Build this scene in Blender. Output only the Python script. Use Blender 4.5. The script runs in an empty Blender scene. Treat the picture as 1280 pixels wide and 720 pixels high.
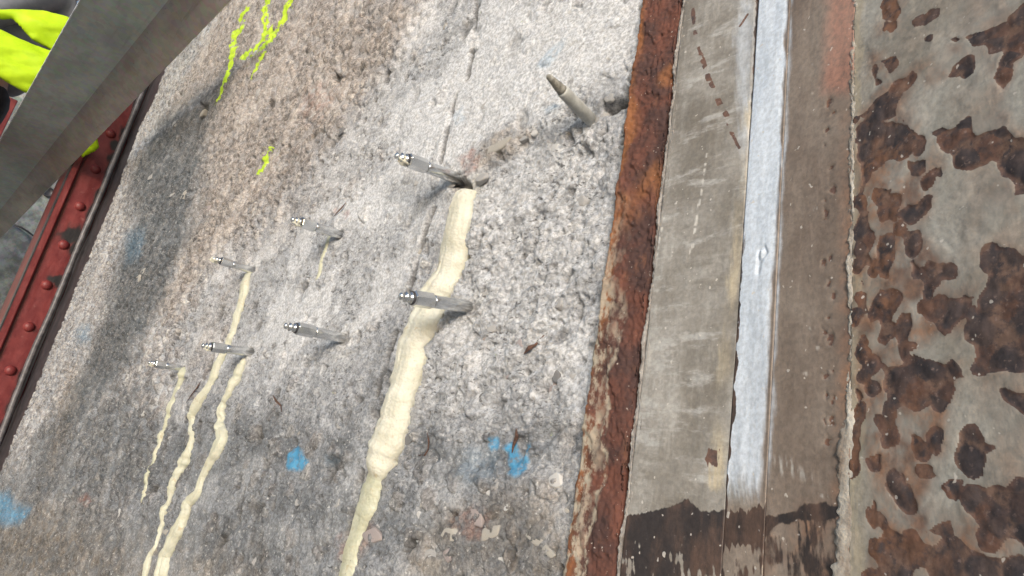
import bpy, bmesh, math, random
import numpy as np
from mathutils import Matrix, Vector

# ------------------------------------------------------------------ camera, world, sun, exposure
S = bpy.context.scene
C = S.collection
RX = np.array([[0.70743967, -0.09897523, -0.69980927],      # camera axes (right, down, forward) -> world
               [0.68537042, 0.33789357, 0.64505451],
               [0.17261663, -0.93596573, 0.30687401]])
FPX = 800.0                                                  # focal length in pixels of the 1280 px photograph
WALL = 0.3966                                                # plane of the concrete face (world y)
GROUND = -0.95

cam_d = bpy.data.cameras.new('camera')
cam = bpy.data.objects.new('camera', cam_d)
C.objects.link(cam)
cam_d.sensor_width = 36.0
cam_d.lens = FPX / 1280.0 * 36.0
cam_d.clip_start = 0.02
cam_d.clip_end = 4000.0
r_, d_, f_ = RX[:, 0], RX[:, 1], RX[:, 2]
cam.matrix_world = Matrix(((r_[0], -d_[0], -f_[0], 0), (r_[1], -d_[1], -f_[1], 0), (r_[2], -d_[2], -f_[2], 0), (0, 0, 0, 1)))
S.camera = cam

SUN_TRAVEL = Vector((-0.66, 0.70, -0.20)).normalized()
to_sun = -SUN_TRAVEL
w = bpy.data.worlds.new('World')
S.world = w
w.use_nodes = True
wn = w.node_tree
sky = wn.nodes.new('ShaderNodeTexSky')
sky.sky_type = 'NISHITA'
sky.sun_disc = False
sky.sun_elevation = math.asin(to_sun.z)
sky.sun_rotation = math.atan2(to_sun.x, to_sun.y)
sky.air_density = 1.0
sky.dust_density = 1.5
bg = wn.nodes['Background']
bg.inputs[1].default_value = 0.15
wn.links.new(sky.outputs[0], bg.inputs[0])

sun_d = bpy.data.lights.new('sun', 'SUN')
sun_d.energy = 2.2
sun_d.angle = math.radians(20.0)
sun_d.color = (1.0, 0.995, 0.985)
sun = bpy.data.objects.new('sun', sun_d)
C.objects.link(sun)
sun.rotation_euler = SUN_TRAVEL.to_track_quat('-Z', 'Y').to_euler()

S.view_settings.view_transform = 'Standard'
S.view_settings.look = 'None'
S.view_settings.exposure = 0.35
S.view_settings.gamma = 1.0

# ------------------------------------------------------------------ numeric helpers
rng = np.random.default_rng(7)
random.seed(7)


def ray(px, py):
    return RX @ np.array([px - 640.0, py - 360.0, FPX])


def on_wall(px, py, off=0.0):                                # point of the photograph on the concrete face
    r = ray(px, py)
    return r * ((WALL - off) / r[1])


def on_x(px, py, x):                                         # ... on a plane across the wall
    r = ray(px, py)
    return r * (x / r[0])


def wxz(pts):
    return np.array([on_wall(*p[:2])[[0, 2]] for p in pts])


def hash2(ix, iy, seed):
    h = (ix.astype(np.int64) * 374761393 + iy.astype(np.int64) * 668265263 + seed * 982451653) & 0xFFFFFFFF
    h = ((h ^ (h >> 13)) * 1274126177) & 0xFFFFFFFF
    h = ((h ^ (h >> 16)) * 2246822519) & 0xFFFFFFFF
    return (h ^ (h >> 15)) & 0xFFFFFFFF


def h01(ix, iy, seed):
    return hash2(ix, iy, seed).astype(np.float64) / 4294967295.0


def gnoise(x, y, seed=0):                                    # gradient noise, about -1..1
    ix, iy = np.floor(x), np.floor(y)
    fx, fy = x - ix, y - iy
    ux, uy = fx * fx * fx * (fx * (fx * 6 - 15) + 10), fy * fy * fy * (fy * (fy * 6 - 15) + 10)
    out = []
    for a in (0, 1):
        for b in (0, 1):
            t = h01(ix + a, iy + b, seed) * (2 * math.pi)
            out.append(np.cos(t) * (fx - a) + np.sin(t) * (fy - b))
    n0 = out[0] * (1 - uy) + out[1] * uy
    n1 = out[2] * (1 - uy) + out[3] * uy
    return (n0 * (1 - ux) + n1 * ux) * 1.5


def fbm(x, y, octv=4, seed=0, gain=0.5):
    a, s, t = 1.0, 0.0, 0.0
    for o in range(octv):
        s = s + a * gnoise(x * 2 ** o + 17.3 * o, y * 2 ** o - 9.1 * o, seed + o)
        t += a
        a *= gain
    return s / t * 1.3


def worley(x, y, seed=0, vec=False):                                    # distance to nearest cell point, id of the cell
    ix, iy = np.floor(x), np.floor(y)
    best = np.full(x.shape, 9.0)
    cid = np.zeros(x.shape)
    ox = np.zeros(x.shape)
    oy = np.zeros(x.shape)
    for a in (-1, 0, 1):
        for b in (-1, 0, 1):
            cx, cy = ix + a, iy + b
            dx = cx + h01(cx, cy, seed) - x
            dy = cy + h01(cx, cy, seed + 1) - y
            d = dx * dx + dy * dy
            m = d < best
            best = np.where(m, d, best)
            cid = np.where(m, h01(cx, cy, seed + 2), cid)
            ox, oy = np.where(m, dx, ox), np.where(m, dy, oy)
    if vec:
        return np.sqrt(best), cid, ox, oy
    return np.sqrt(best), cid


def sstep(a, b, v):
    t = np.clip((v - a) / (b - a), 0, 1)
    return t * t * (3 - 2 * t)


def poly_sd(x, z, poly):                                     # signed distance to a polygon, positive inside
    poly = np.asarray(poly, float)
    d = np.full(x.shape, 1e9)
    ins = np.zeros(x.shape, bool)
    n = len(poly)
    for i in range(n):
        ax, az = poly[i]
        bx, bz = poly[(i + 1) % n]
        ex, ez = bx - ax, bz - az
        t = np.clip(((x - ax) * ex + (z - az) * ez) / (ex * ex + ez * ez + 1e-12), 0, 1)
        d = np.minimum(d, (x - ax - t * ex) ** 2 + (z - az - t * ez) ** 2)
        c = ((az > z) != (bz > z)) & (x < ex * (z - az) / (ez + 1e-15) + ax)
        ins ^= c
    d = np.sqrt(d)
    return np.where(ins, d, -d)


def line_d(x, z, pts):                                       # distance to a polyline
    pts = np.asarray(pts, float)
    d = np.full(x.shape, 1e9)
    for i in range(len(pts) - 1):
        ax, az = pts[i]
        bx, bz = pts[i + 1]
        ex, ez = bx - ax, bz - az
        t = np.clip(((x - ax) * ex + (z - az) * ez) / (ex * ex + ez * ez + 1e-12), 0, 1)
        d = np.minimum(d, (x - ax - t * ex) ** 2 + (z - az - t * ez) ** 2)
    return np.sqrt(d)


# ------------------------------------------------------------------ object helpers
def make_mesh(name, co, faces, smooth=True):
    me = bpy.data.meshes.new(name)
    co = np.asarray(co, np.float32)
    if isinstance(faces, np.ndarray):
        k = faces.shape[1]
        me.vertices.add(len(co))
        me.vertices.foreach_set('co', co.ravel())
        me.loops.add(faces.size)
        me.loops.foreach_set('vertex_index', faces.astype(np.int32).ravel())
        me.polygons.add(len(faces))
        me.polygons.foreach_set('loop_start', np.arange(0, faces.size, k, dtype=np.int32))
        me.update(calc_edges=True)
    else:
        me.from_pydata(co.tolist(), [], faces)
        me.update()
    me.polygons.foreach_set('use_smooth', np.full(len(me.polygons), smooth))
    return me


def world_loc(o):
    v = Vector(o.location)
    while o.parent:
        o = o.parent
        v = v + Vector(o.location)
    return np.array(v)


def obj(name, co, faces, mat, parent=None, loc=None, smooth=True, attrs=None):
    """one mesh object from world coordinates; its origin goes to loc (or to its parent's origin)"""
    co = np.asarray(co, float)
    base = world_loc(parent) if parent else np.zeros(3)
    org = np.asarray(loc, float) if loc is not None else base
    me = make_mesh(name, co - org, faces, smooth)
    if attrs:
        for k, v in attrs.items():
            a = me.attributes.new(k, 'FLOAT', 'POINT')
            a.data.foreach_set('value', np.asarray(v, np.float32).ravel())
    me.materials.append(mat)
    o = bpy.data.objects.new(name, me)
    C.objects.link(o)
    if parent:
        o.parent = parent
    o.location = org - base
    return o


def tag(o, label=None, cat=None, group=None, kind=None):
    for k, v in (('label', label), ('category', cat), ('group', group), ('kind', kind)):
        if v:
            o[k] = v
    return o


def thing(name, loc, label, cat, group=None):
    o = bpy.data.objects.new(name, None)
    o.empty_display_size = 0.05
    C.objects.link(o)
    o.location = loc
    return tag(o, label, cat, group)


def grid_faces(nu, nv, off=0):
    i = np.arange((nu - 1) * (nv - 1))
    a = (i // (nv - 1)) * nv + i % (nv - 1) + off
    return np.stack([a, a + nv, a + nv + 1, a + 1], 1)


class Geo:
    """collects boxes, tubes and lathes"""

    def __init__(s):
        s.v, s.f = [], []

    def add(s, v, f):
        n = len(s.v)
        s.v += [tuple(map(float, p)) for p in v]
        s.f += [tuple(int(k) + n for k in q) for q in f]

    def box(s, lo, hi):
        x0, y0, z0 = lo
        x1, y1, z1 = hi
        s.add([(x0, y0, z0), (x1, y0, z0), (x1, y1, z0), (x0, y1, z0), (x0, y0, z1), (x1, y0, z1), (x1, y1, z1), (x0, y1, z1)],
              [(0, 3, 2, 1), (4, 5, 6, 7), (0, 1, 5, 4), (1, 2, 6, 5), (2, 3, 7, 6), (3, 0, 4, 7)])

    def rings(s, rings, cap=True):
        n = len(rings[0])
        v = [p for r in rings for p in r]
        f = []
        for i in range(len(rings) - 1):
            for k in range(n):
                f.append((i * n + k, i * n + (k + 1) % n, (i + 1) * n + (k + 1) % n, (i + 1) * n + k))
        if cap:
            f.append(tuple(range(n))[::-1])
            f.append(tuple((len(rings) - 1) * n + k for k in range(n)))
        s.add(v, f)

    def lathe(s, p0, axis, prof, n=16, phase=0.0):            # prof = (distance along axis, radius)
        ax = np.array(axis, float)
        ax /= np.linalg.norm(ax)
        a = np.cross(ax, (0, 0, 1.0) if abs(ax[2]) < 0.9 else (1.0, 0, 0))
        a /= np.linalg.norm(a)
        b = np.cross(ax, a)
        s.rings([[np.array(p0) + ax * t + (a * math.cos(2 * math.pi * (k + phase) / n) + b * math.sin(2 * math.pi * (k + phase) / n)) * r
                  for k in range(n)] for t, r in prof])

    def tube(s, pts, radii, n=8, flat=1.0):
        pts = [np.array(p, float) for p in pts]
        rings = []
        for i, p in enumerate(pts):
            d = pts[min(i + 1, len(pts) - 1)] - pts[max(i - 1, 0)]
            d /= np.linalg.norm(d) + 1e-12
            a = np.cross(d, (0.31, 0.9, 0.2))
            a /= np.linalg.norm(a)
            b = np.cross(d, a)
            r = radii[i] if hasattr(radii, '__len__') else radii
            rings.append([p + a * r * math.cos(2 * math.pi * k / n) + b * r * flat * math.sin(2 * math.pi * k / n) for k in range(n)])
        s.rings(rings)

    def build(s, name, mat, parent=None, loc=None, smooth=True, bevel=0.0):
        o = obj(name, s.v, s.f, mat, parent, loc, smooth)
        if bevel:
            m = o.modifiers.new('bevel', 'BEVEL')
            m.width = bevel
            m.segments = 2
            m.limit_method = 'ANGLE'
        return o


# ------------------------------------------------------------------ node helpers
class NT:
    def __init__(s, name):
        s.m = bpy.data.materials.new(name)
        s.m.use_nodes = True
        s.t = s.m.node_tree
        s.b = s.t.nodes['Principled BSDF']
        s.co = s.t.nodes.new('ShaderNodeTexCoord').outputs['Object']

    def put(s, sock, v):
        if isinstance(v, bpy.types.NodeSocket):
            s.t.links.new(v, sock)
        elif isinstance(v, (tuple, list)):
            sock.default_value = (*v, 1.0) if len(v) == 3 and len(sock.default_value) == 4 else v
        else:
            sock.default_value = v

    def attr(s, name):
        n = s.t.nodes.new('ShaderNodeAttribute')
        n.attribute_name = name
        return n.outputs['Fac']

    def map(s, scale, rot=(0, 0, 0), loc=(0, 0, 0)):
        n = s.t.nodes.new('ShaderNodeMapping')
        s.t.links.new(s.co, n.inputs['Vector'])
        n.inputs['Scale'].default_value = scale
        n.inputs['Rotation'].default_value = rot
        n.inputs['Location'].default_value = loc
        return n.outputs[0]

    def noise(s, scale, detail=6, rough=0.6, vec=None, dist=0.0, out='Fac'):
        n = s.t.nodes.new('ShaderNodeTexNoise')
        s.t.links.new(vec or s.co, n.inputs['Vector'])
        n.inputs['Scale'].default_value = scale
        n.inputs['Detail'].default_value = detail
        n.inputs['Roughness'].default_value = rough
        n.inputs['Distortion'].default_value = dist
        return n.outputs[out]

    def voro(s, scale, feature='F1', out='Distance', vec=None):
        n = s.t.nodes.new('ShaderNodeTexVoronoi')
        n.feature = feature
        s.t.links.new(vec or s.co, n.inputs['Vector'])
        n.inputs['Scale'].default_value = scale
        return n.outputs[out]

    def ramp(s, v, lo, hi, a=0.0, b=1.0):                    # smooth remap
        n = s.t.nodes.new('ShaderNodeMapRange')
        n.interpolation_type = 'SMOOTHSTEP'
        s.put(n.inputs[0], v)
        for k, q in enumerate((lo, hi, a, b)):
            n.inputs[k + 1].default_value = q
        return n.outputs[0]

    def math(s, op, a, b=0.0):
        n = s.t.nodes.new('ShaderNodeMath')
        n.operation = op
        n.use_clamp = False
        s.put(n.inputs[0], a)
        s.put(n.inputs[1], b)
        return n.outputs[0]

    def mix(s, f, a, b, mode='MIX'):
        n = s.t.nodes.new('ShaderNodeMix')
        n.data_type = 'RGBA'
        n.blend_type = mode
        n.clamp_factor = True
        s.put(n.inputs[0], f)
        s.put(n.inputs[6], a)
        s.put(n.inputs[7], b)
        return n.outputs[2]

    def bump(s, h, strength=0.5, dist=0.001, nrm=None):
        n = s.t.nodes.new('ShaderNodeBump')
        s.put(n.inputs['Height'], h)
        n.inputs['Strength'].default_value = strength
        n.inputs['Distance'].default_value = dist
        if nrm:
            s.put(n.inputs['Normal'], nrm)
        return n.outputs[0]

    def out(s, color, rough=0.8, metal=0.0, normal=None, spec=0.5):
        s.put(s.b.inputs['Base Color'], color)
        s.put(s.b.inputs['Roughness'], rough)
        s.put(s.b.inputs['Metallic'], metal)
        s.put(s.b.inputs['Specular IOR Level'], spec)
        if normal:
            s.put(s.b.inputs['Normal'], normal)
        return s.m


# ------------------------------------------------------------------ materials
def mat_concrete():
    n = NT('rough concrete')
    big = n.noise(9, 5, 0.6)
    mid = n.noise(55, 6, 0.65)
    fine = n.noise(300, 4, 0.7)
    col = n.mix(n.ramp(mid, 0.36, 0.66), (0.34, 0.353, 0.377), (0.525, 0.54, 0.57))
    col = n.mix(n.ramp(big, 0.42, 0.62, 0.0, 0.28), col, (0.32, 0.325, 0.34))
    col = n.mix(n.math('MULTIPLY', n.attr('smooth'), 0.55), col, (0.55, 0.555, 0.565))
    stk = n.noise(34, 7, 0.66, vec=n.map((1.0, 1.0, 2.8), rot=(0, math.radians(36), 0)))
    col = n.mix(n.ramp(stk, 0.52, 0.70, 0, 0.55), col, (0.235, 0.235, 0.24))
    col = n.mix(n.ramp(stk, 0.48, 0.32, 0, 0.6), col, (0.64, 0.65, 0.67))
    # exposed grains, each a colour of its own
    g = n.attr('grain')
    gc = n.t.nodes.new('ShaderNodeValToRGB')
    n.put(gc.inputs[0], g)
    els = gc.color_ramp.elements
    els[0].position, els[0].color = 0.0, (0.17, 0.168, 0.175, 1)
    els[1].position, els[1].color = 1.0, (0.60, 0.58, 0.55, 1)
    for p, c in ((0.25, (0.34, 0.325, 0.32, 1)), (0.45, (0.45, 0.41, 0.385, 1)), (0.6, (0.29, 0.255, 0.235, 1)), (0.8, (0.50, 0.47, 0.44, 1))):
        e = els.new(p)
        e.color = c
    col = n.mix(n.attr('grain_mask'), col, gc.outputs[0])
    col = n.mix(n.math('MULTIPLY', n.attr('warm'), n.ramp(mid, 0.3, 0.7, 0.35, 0.9)), col, (0.44, 0.37, 0.315))
    col = n.mix(n.math('MULTIPLY', n.attr('pale'), n.ramp(mid, 0.25, 0.70, 0.35, 0.95)), col, (0.66, 0.67, 0.69))
    col = n.mix(n.math('MULTIPLY', n.attr('ochre'), n.ramp(mid, 0.35, 0.65, 0.25, 1.0)), col, (0.36, 0.265, 0.165))
    col = n.mix(n.math('MULTIPLY', n.attr('dark_tone'), n.ramp(n.noise(26, 6, 0.65), 0.3, 0.65, 0.6, 1.0)), col, (0.095, 0.108, 0.12))  # darker blue-grey areas of the face
    # dark grit
    dens = n.ramp(n.noise(16, 4, 0.6, vec=n.map((1, 1, 1), loc=(9, 4, 1))), 0.35, 0.65, -0.05, 0.035)
    grit = n.ramp(n.math('ADD', n.noise(120, 4, 0.62, vec=n.map((0.8, 1.0, 1.9), rot=(0, math.radians(36), 0))), dens), 0.60, 0.67)
    col = n.mix(n.math('MULTIPLY', grit, n.ramp(n.attr('smooth'), 0, 1, 0.78, 0.35)), col, (0.12, 0.118, 0.12))
    fleck = n.ramp(n.math('ADD', n.noise(210, 5, 0.7, vec=n.map((0.7, 1.0, 1.6), rot=(0, math.radians(36), 0), loc=(7, 3, 5))), n.math('MULTIPLY', dens, 0.8)), 0.615, 0.645)
    col = n.mix(n.math('MULTIPLY', fleck, n.ramp(n.attr('smooth'), 0, 1, 0.8, 0.3)), col, (0.085, 0.087, 0.09))
    cells = n.t.nodes.new('ShaderNodeSeparateColor')
    n.t.links.new(n.voro(165, out='Color', vec=n.map((1.0, 0.4, 0.75))), cells.inputs[0])
    cw = n.math('MULTIPLY', n.math('ADD', n.attr('grain_mask'), 0.22), n.ramp(n.attr('smooth'), 0, 1, 0.75, 0.2))
    col = n.mix(cw, col, n.mix(n.ramp(cells.outputs[0], 0.1, 0.9), n.mix(1.0, col, (0.52, 0.51, 0.51), 'MULTIPLY'), n.mix(1.0, col, (1.34, 1.33, 1.31), 'MULTIPLY')))
    lightg = n.ramp(n.noise(260, 2, 0.5, vec=n.map((1, 1, 1), loc=(3, 1, 2))), 0.63, 0.71)
    col = n.mix(n.math('MULTIPLY', lightg, 0.55), col, (0.68, 0.67, 0.65))
    col = n.mix(n.math('MULTIPLY', n.attr('dust'), n.ramp(mid, 0.3, 0.65, 0.1, 0.75)), col, (0.66, 0.66, 0.66))
    col = n.mix(n.attr('pit'), col, (0.10, 0.095, 0.09))
    col = n.mix(n.math('MULTIPLY', n.attr('red'), n.ramp(mid, 0.38, 0.6, 0.1, 1.0)), col, (0.30, 0.15, 0.12))
    col = n.mix(n.ramp(fine, 0.41, 0.59, 0.0, 1.0), n.mix(1.0, col, (0.73, 0.73, 0.74), 'MULTIPLY'), n.mix(1.0, col, (1.17, 1.17, 1.175), 'MULTIPLY'))
    col = n.mix(n.math('MULTIPLY', n.attr('film'), n.ramp(n.noise(150, 4, 0.65), 0.36, 0.6, 0.1, 0.75)), col, (0.47, 0.42, 0.29))
    ragged = n.ramp(n.noise(120, 7, 0.75), 0.34, 0.54, 0.10, 0.92)
    col = n.mix(n.math('MULTIPLY', n.attr('blue'), ragged), col, (0.09, 0.36, 0.62))
    col = n.mix(n.ramp(n.math('ADD', n.math('MULTIPLY', n.attr('lime'), 0.72), n.math('MULTIPLY', n.math('SUBTRACT', n.noise(105, 7, 0.75), 0.5), 2.0)), 0.36, 0.55, 0.0, 0.93), col, n.mix(n.ramp(mid, 0.35, 0.65), (0.50, 0.74, 0.03), (0.66, 0.88, 0.05)))
    h = n.math('ADD', n.math('MULTIPLY', fine, 0.6), n.noise(900, 3, 0.6))
    return n.out(col, 0.92, 0.0, n.bump(n.math('MULTIPLY', h, n.ramp(n.attr('smooth'), 0, 1, 1.0, 0.35)), 1.0, 0.0020), 0.25)


def mat_plain(name, c0, c1, scale=80, rough=0.7, metal=0.0, bump=0.3, dist=0.0006, spec=0.5, vec=None):
    n = NT(name)
    f = n.noise(scale, 6, 0.62, vec=n.map(vec) if vec else None)
    col = n.mix(n.ramp(f, 0.3, 0.7), c0, c1)
    return n.out(col, rough, metal, n.bump(n.noise(scale * 4, 4, 0.6), bump, dist), spec)


def mat_foam():
    n = NT('cured resin foam')
    f = n.noise(45, 5, 0.6)
    fine = n.noise(260, 4, 0.6, vec=n.map((1.0, 1.0, 0.35)))
    col = n.mix(n.ramp(f, 0.3, 0.7), (0.545, 0.53, 0.435), (0.69, 0.68, 0.595))
    col = n.mix(n.attr('tail'), col, n.mix(n.ramp(f, 0.3, 0.7), (0.43, 0.43, 0.315), (0.54, 0.54, 0.425)))
    col = n.mix(n.math('MULTIPLY', n.ramp(n.noise(90, 4, 0.65), 0.58, 0.72), 0.6), col, (0.42, 0.33, 0.18))
    bub = n.voro(330)
    fine = n.math('ADD', fine, n.math('MULTIPLY', bub, 0.9))
    rid = n.noise(120, 5, 0.65, vec=n.map((1.0, 1.0, 0.14), rot=(0, math.radians(-8), 0)))
    col = n.mix(n.ramp(rid, 0.58, 0.72, 0, 0.28), col, (0.36, 0.30, 0.19))
    col = n.mix(n.ramp(n.noise(420, 2, 0.5), 0.69, 0.76, 0, 0.6), col, (0.20, 0.16, 0.11))
    fine = n.math('ADD', fine, n.math('MULTIPLY', rid, 0.7))
    n.b.inputs['Subsurface Weight'].default_value = 0.15
    n.b.inputs['Subsurface Radius'].default_value = (0.004, 0.003, 0.0015)
    return n.out(col, n.ramp(n.attr('tail'), 0, 1, 0.55, 0.38), 0.0, n.bump(fine, 0.5, 0.0012), 0.4)


def mat_zinc():
    n = NT('zinc plated steel')
    f = n.noise(45, 4, 0.6)
    col = n.mix(n.ramp(f, 0.35, 0.7), (0.64, 0.66, 0.68), (0.84, 0.86, 0.87))
    col = n.mix(n.math('MULTIPLY', n.ramp(n.noise(160, 4, 0.6), 0.60, 0.72), 0.5), col, (0.50, 0.49, 0.42))
    return n.out(col, n.ramp(f, 0.3, 0.7, 0.14, 0.26), 0.92, n.bump(n.noise(500, 3), 0.12, 0.0003), 0.8)


def mat_rust_edge():                                          # thick flaking rust of the flange edge
    n = NT('flaking rust')
    st = n.noise(60, 7, 0.65, vec=n.map((1.0, 1.0, 0.45)))
    b = n.noise(22, 5, 0.6)
    col = n.mix(n.ramp(b, 0.40, 0.62), (0.075, 0.042, 0.038), (0.15, 0.062, 0.045))
    col = n.mix(n.ramp(st, 0.56, 0.72, 0, 0.7), col, (0.22, 0.10, 0.06))
    col = n.mix(n.math('MULTIPLY', n.attr('orange'), n.ramp(st, 0.3, 0.6, 0.3, 1.0)), col, (0.30, 0.125, 0.05))
    col = n.mix(n.ramp(n.noise(130, 5, 0.65), 0.58, 0.70, 0, 0.7), col, (0.06, 0.038, 0.035))
    col = n.mix(n.math('MULTIPLY', n.attr('crust'), n.ramp(n.noise(110, 5, 0.7, vec=n.map((1, 1, 0.6))), 0.42, 0.56)), col, (0.40, 0.35, 0.28))
    col = n.mix(n.ramp(n.noise(420, 2, 0.5), 0.70, 0.76, 0, 0.8), col, (0.58, 0.50, 0.44))
    return n.out(col, 0.85, 0.0, n.bump(n.noise(300, 5, 0.65), 0.8, 0.0012), 0.3)


def mat_steel_paint():
    """weathered paint over steel: 'rust' patches, 'dark' band, 'white' paint, 'cream' smear, 'brown' primer, 'scratch' bare marks"""
    n = NT('weathered paint on steel')
    cloud = n.noise(14, 5, 0.6, vec=n.map((1.0, 1.0, 0.7)))
    brush = n.noise(70, 6, 0.7, vec=n.map((1.0, 1.0, 0.16), rot=(0, 0.1, 0)))
    fine = n.noise(300, 5, 0.65)
    grey = n.mix(n.ramp(cloud, 0.33, 0.68), (0.172, 0.155, 0.134), (0.325, 0.312, 0.294))
    grey = n.mix(n.ramp(brush, 0.45, 0.75, 0, 0.5), grey, (0.47, 0.46, 0.44))
    smear = n.noise(42, 6, 0.66, vec=n.map((0.45, 1.0, 1.7), rot=(0, math.radians(32), 0)))
    grey = n.mix(n.ramp(smear, 0.50, 0.66, 0, 0.75), grey, (0.20, 0.185, 0.165))
    grey = n.mix(n.ramp(smear, 0.46, 0.33, 0, 0.6), grey, (0.46, 0.46, 0.455))
    olive = n.mix(n.ramp(cloud, 0.33, 0.68), (0.29, 0.27, 0.235), (0.43, 0.42, 0.39))
    col = n.mix(n.attr('olive'), grey, olive)
    brown = n.mix(n.ramp(cloud, 0.35, 0.66), (0.185, 0.145, 0.12), (0.285, 0.24, 0.205))
    brown = n.mix(n.ramp(brush, 0.5, 0.75, 0, 0.5), brown, (0.32, 0.26, 0.22))
    col = n.mix(n.attr('brown'), col, brown)
    col = n.mix(n.math('MULTIPLY', n.attr('pink'), n.ramp(fine, 0.25, 0.6, 0.5, 1)), col, (0.43, 0.20, 0.145))
    col = n.mix(n.math('MULTIPLY', n.attr('cream'), n.ramp(brush, 0.36, 0.56)), col, (0.50, 0.43, 0.31))
    wht = n.mix(n.ramp(brush, 0.3, 0.7), (0.58, 0.65, 0.75), (0.68, 0.745, 0.84))
    col = n.mix(n.ramp(n.math('ADD', n.attr('white'), n.math('MULTIPLY', n.math('SUBTRACT', brush, 0.5), 0.25)), 0.10, 0.85), col, wht)
    # rust in pits
    rc = n.noise(60, 6, 0.65)
    rust = n.mix(n.ramp(rc, 0.42, 0.60), (0.048, 0.041, 0.046), (0.088, 0.066, 0.064))
    rust = n.mix(n.math('MULTIPLY', n.ramp(n.attr('core'), 0, 0.6, 0.9, 0.0), n.ramp(n.noise(85, 6, 0.68), 0.36, 0.58)), rust, (0.135, 0.080, 0.066))
    rust = n.mix(n.math('MULTIPLY', n.attr('orange'), n.ramp(n.noise(95, 6, 0.65), 0.40, 0.58)), rust, (0.22, 0.11, 0.066))
    rust = n.mix(n.math('MULTIPLY', n.ramp(n.attr('cell'), 0.6, 0.95), n.ramp(n.noise(130, 5, 0.65), 0.36, 0.6, 0.1, 0.75)), rust, (0.165, 0.085, 0.060))
    rust = n.mix(n.math('MULTIPLY', n.ramp(n.attr('cellr'), 0.40, 0.62), n.ramp(n.noise(160, 5, 0.65), 0.40, 0.58, 0.0, 0.75)), rust, (0.20, 0.125, 0.095))
    rust = n.mix(n.ramp(n.noise(330, 3, 0.6), 0.60, 0.72, 0, 0.6), rust, (0.24, 0.17, 0.15))
    col = n.mix(n.math('MULTIPLY', n.attr('stain'), n.ramp(n.noise(75, 6, 0.65), 0.32, 0.62, 0.15, 1.0)), col, n.mix(n.ramp(n.noise(48, 5, 0.65), 0.38, 0.62), (0.17, 0.105, 0.08), (0.29, 0.16, 0.10)))
    edge = n.math('MULTIPLY', n.math('SUBTRACT', n.noise(420, 4, 0.6), 0.5), 0.5)
    col = n.mix(n.ramp(n.math('ADD', n.attr('rust'), edge), 0.38, 0.62), col, rust)
    col = n.mix(n.math('MULTIPLY', n.attr('rim'), n.ramp(n.noise(160, 4, 0.6), 0.38, 0.6)), col, (0.56, 0.47, 0.40))
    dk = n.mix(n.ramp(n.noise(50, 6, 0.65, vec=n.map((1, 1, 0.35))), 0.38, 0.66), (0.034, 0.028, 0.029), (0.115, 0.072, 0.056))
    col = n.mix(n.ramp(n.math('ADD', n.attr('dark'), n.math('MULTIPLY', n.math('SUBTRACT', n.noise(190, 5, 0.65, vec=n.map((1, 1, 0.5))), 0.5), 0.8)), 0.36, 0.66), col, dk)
    col = n.mix(n.attr('scratch'), col, (0.62, 0.60, 0.57))
    col = n.mix(n.ramp(fine, 0.3, 0.7), n.mix(1.0, col, (0.82, 0.82, 0.82), 'MULTIPLY'), n.mix(1.0, col, (1.12, 1.12, 1.12), 'MULTIPLY'))
    dots = n.ramp(n.noise(240, 1, 0.5, vec=n.map((1, 1, 1), loc=(5, 2, 7))), 0.735, 0.77)
    col = n.mix(n.math('MULTIPLY', dots, 0.7), col, (0.60, 0.56, 0.52))
    rough = n.math('SUBTRACT', n.ramp(n.attr('rust'), 0, 1, 0.52, 0.85), n.math('MULTIPLY', n.attr('white'), 0.24))
    return n.out(col, rough, 0.0, n.bump(n.math('ADD', fine, n.math('MULTIPLY', brush, 0.8)), 0.45, 0.0007), 0.4)


def mat_red_paint():
    n = NT('dull red paint')
    f = n.noise(16, 6, 0.62)
    col = n.mix(n.ramp(f, 0.35, 0.7), (0.15, 0.022, 0.024), (0.225, 0.043, 0.042))
    col = n.mix(n.ramp(n.noise(30, 6, 0.65), 0.62, 0.72, 0, 0.6), col, (0.28, 0.11, 0.10))
    col = n.mix(n.attr('tar'), col, (0.022, 0.02, 0.022))
    return n.out(col, 0.5, 0.0, n.bump(n.noise(90, 5), 0.35, 0.002), 0.45)


def mat_galv(name, c0, c1, rough, metal, spots=0.0, stain=(0.2, 0.17, 0.14)):
    n = NT(name)
    f = n.noise(12, 6, 0.65, vec=n.map((0.35, 1.0, 1.0)))
    sp = n.voro(60, out='Color')
    col = n.mix(n.ramp(f, 0.35, 0.68), c0, c1)
    col = n.mix(0.10, col, n.mix(1.0, col, sp, 'OVERLAY'))
    streak = n.noise(40, 6, 0.7, vec=n.map((0.06, 1.0, 1.0)))
    col = n.mix(n.ramp(streak, 0.56, 0.72, 0, spots), col, stain)
    col = n.mix(n.ramp(n.noise(140, 3, 0.6), 0.66, 0.74, 0, 0.6), col, tuple(0.35 * a for a in c0))
    return n.out(col, rough, metal, n.bump(n.noise(180, 5, 0.6), 0.25, 0.0008), 0.4)


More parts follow.
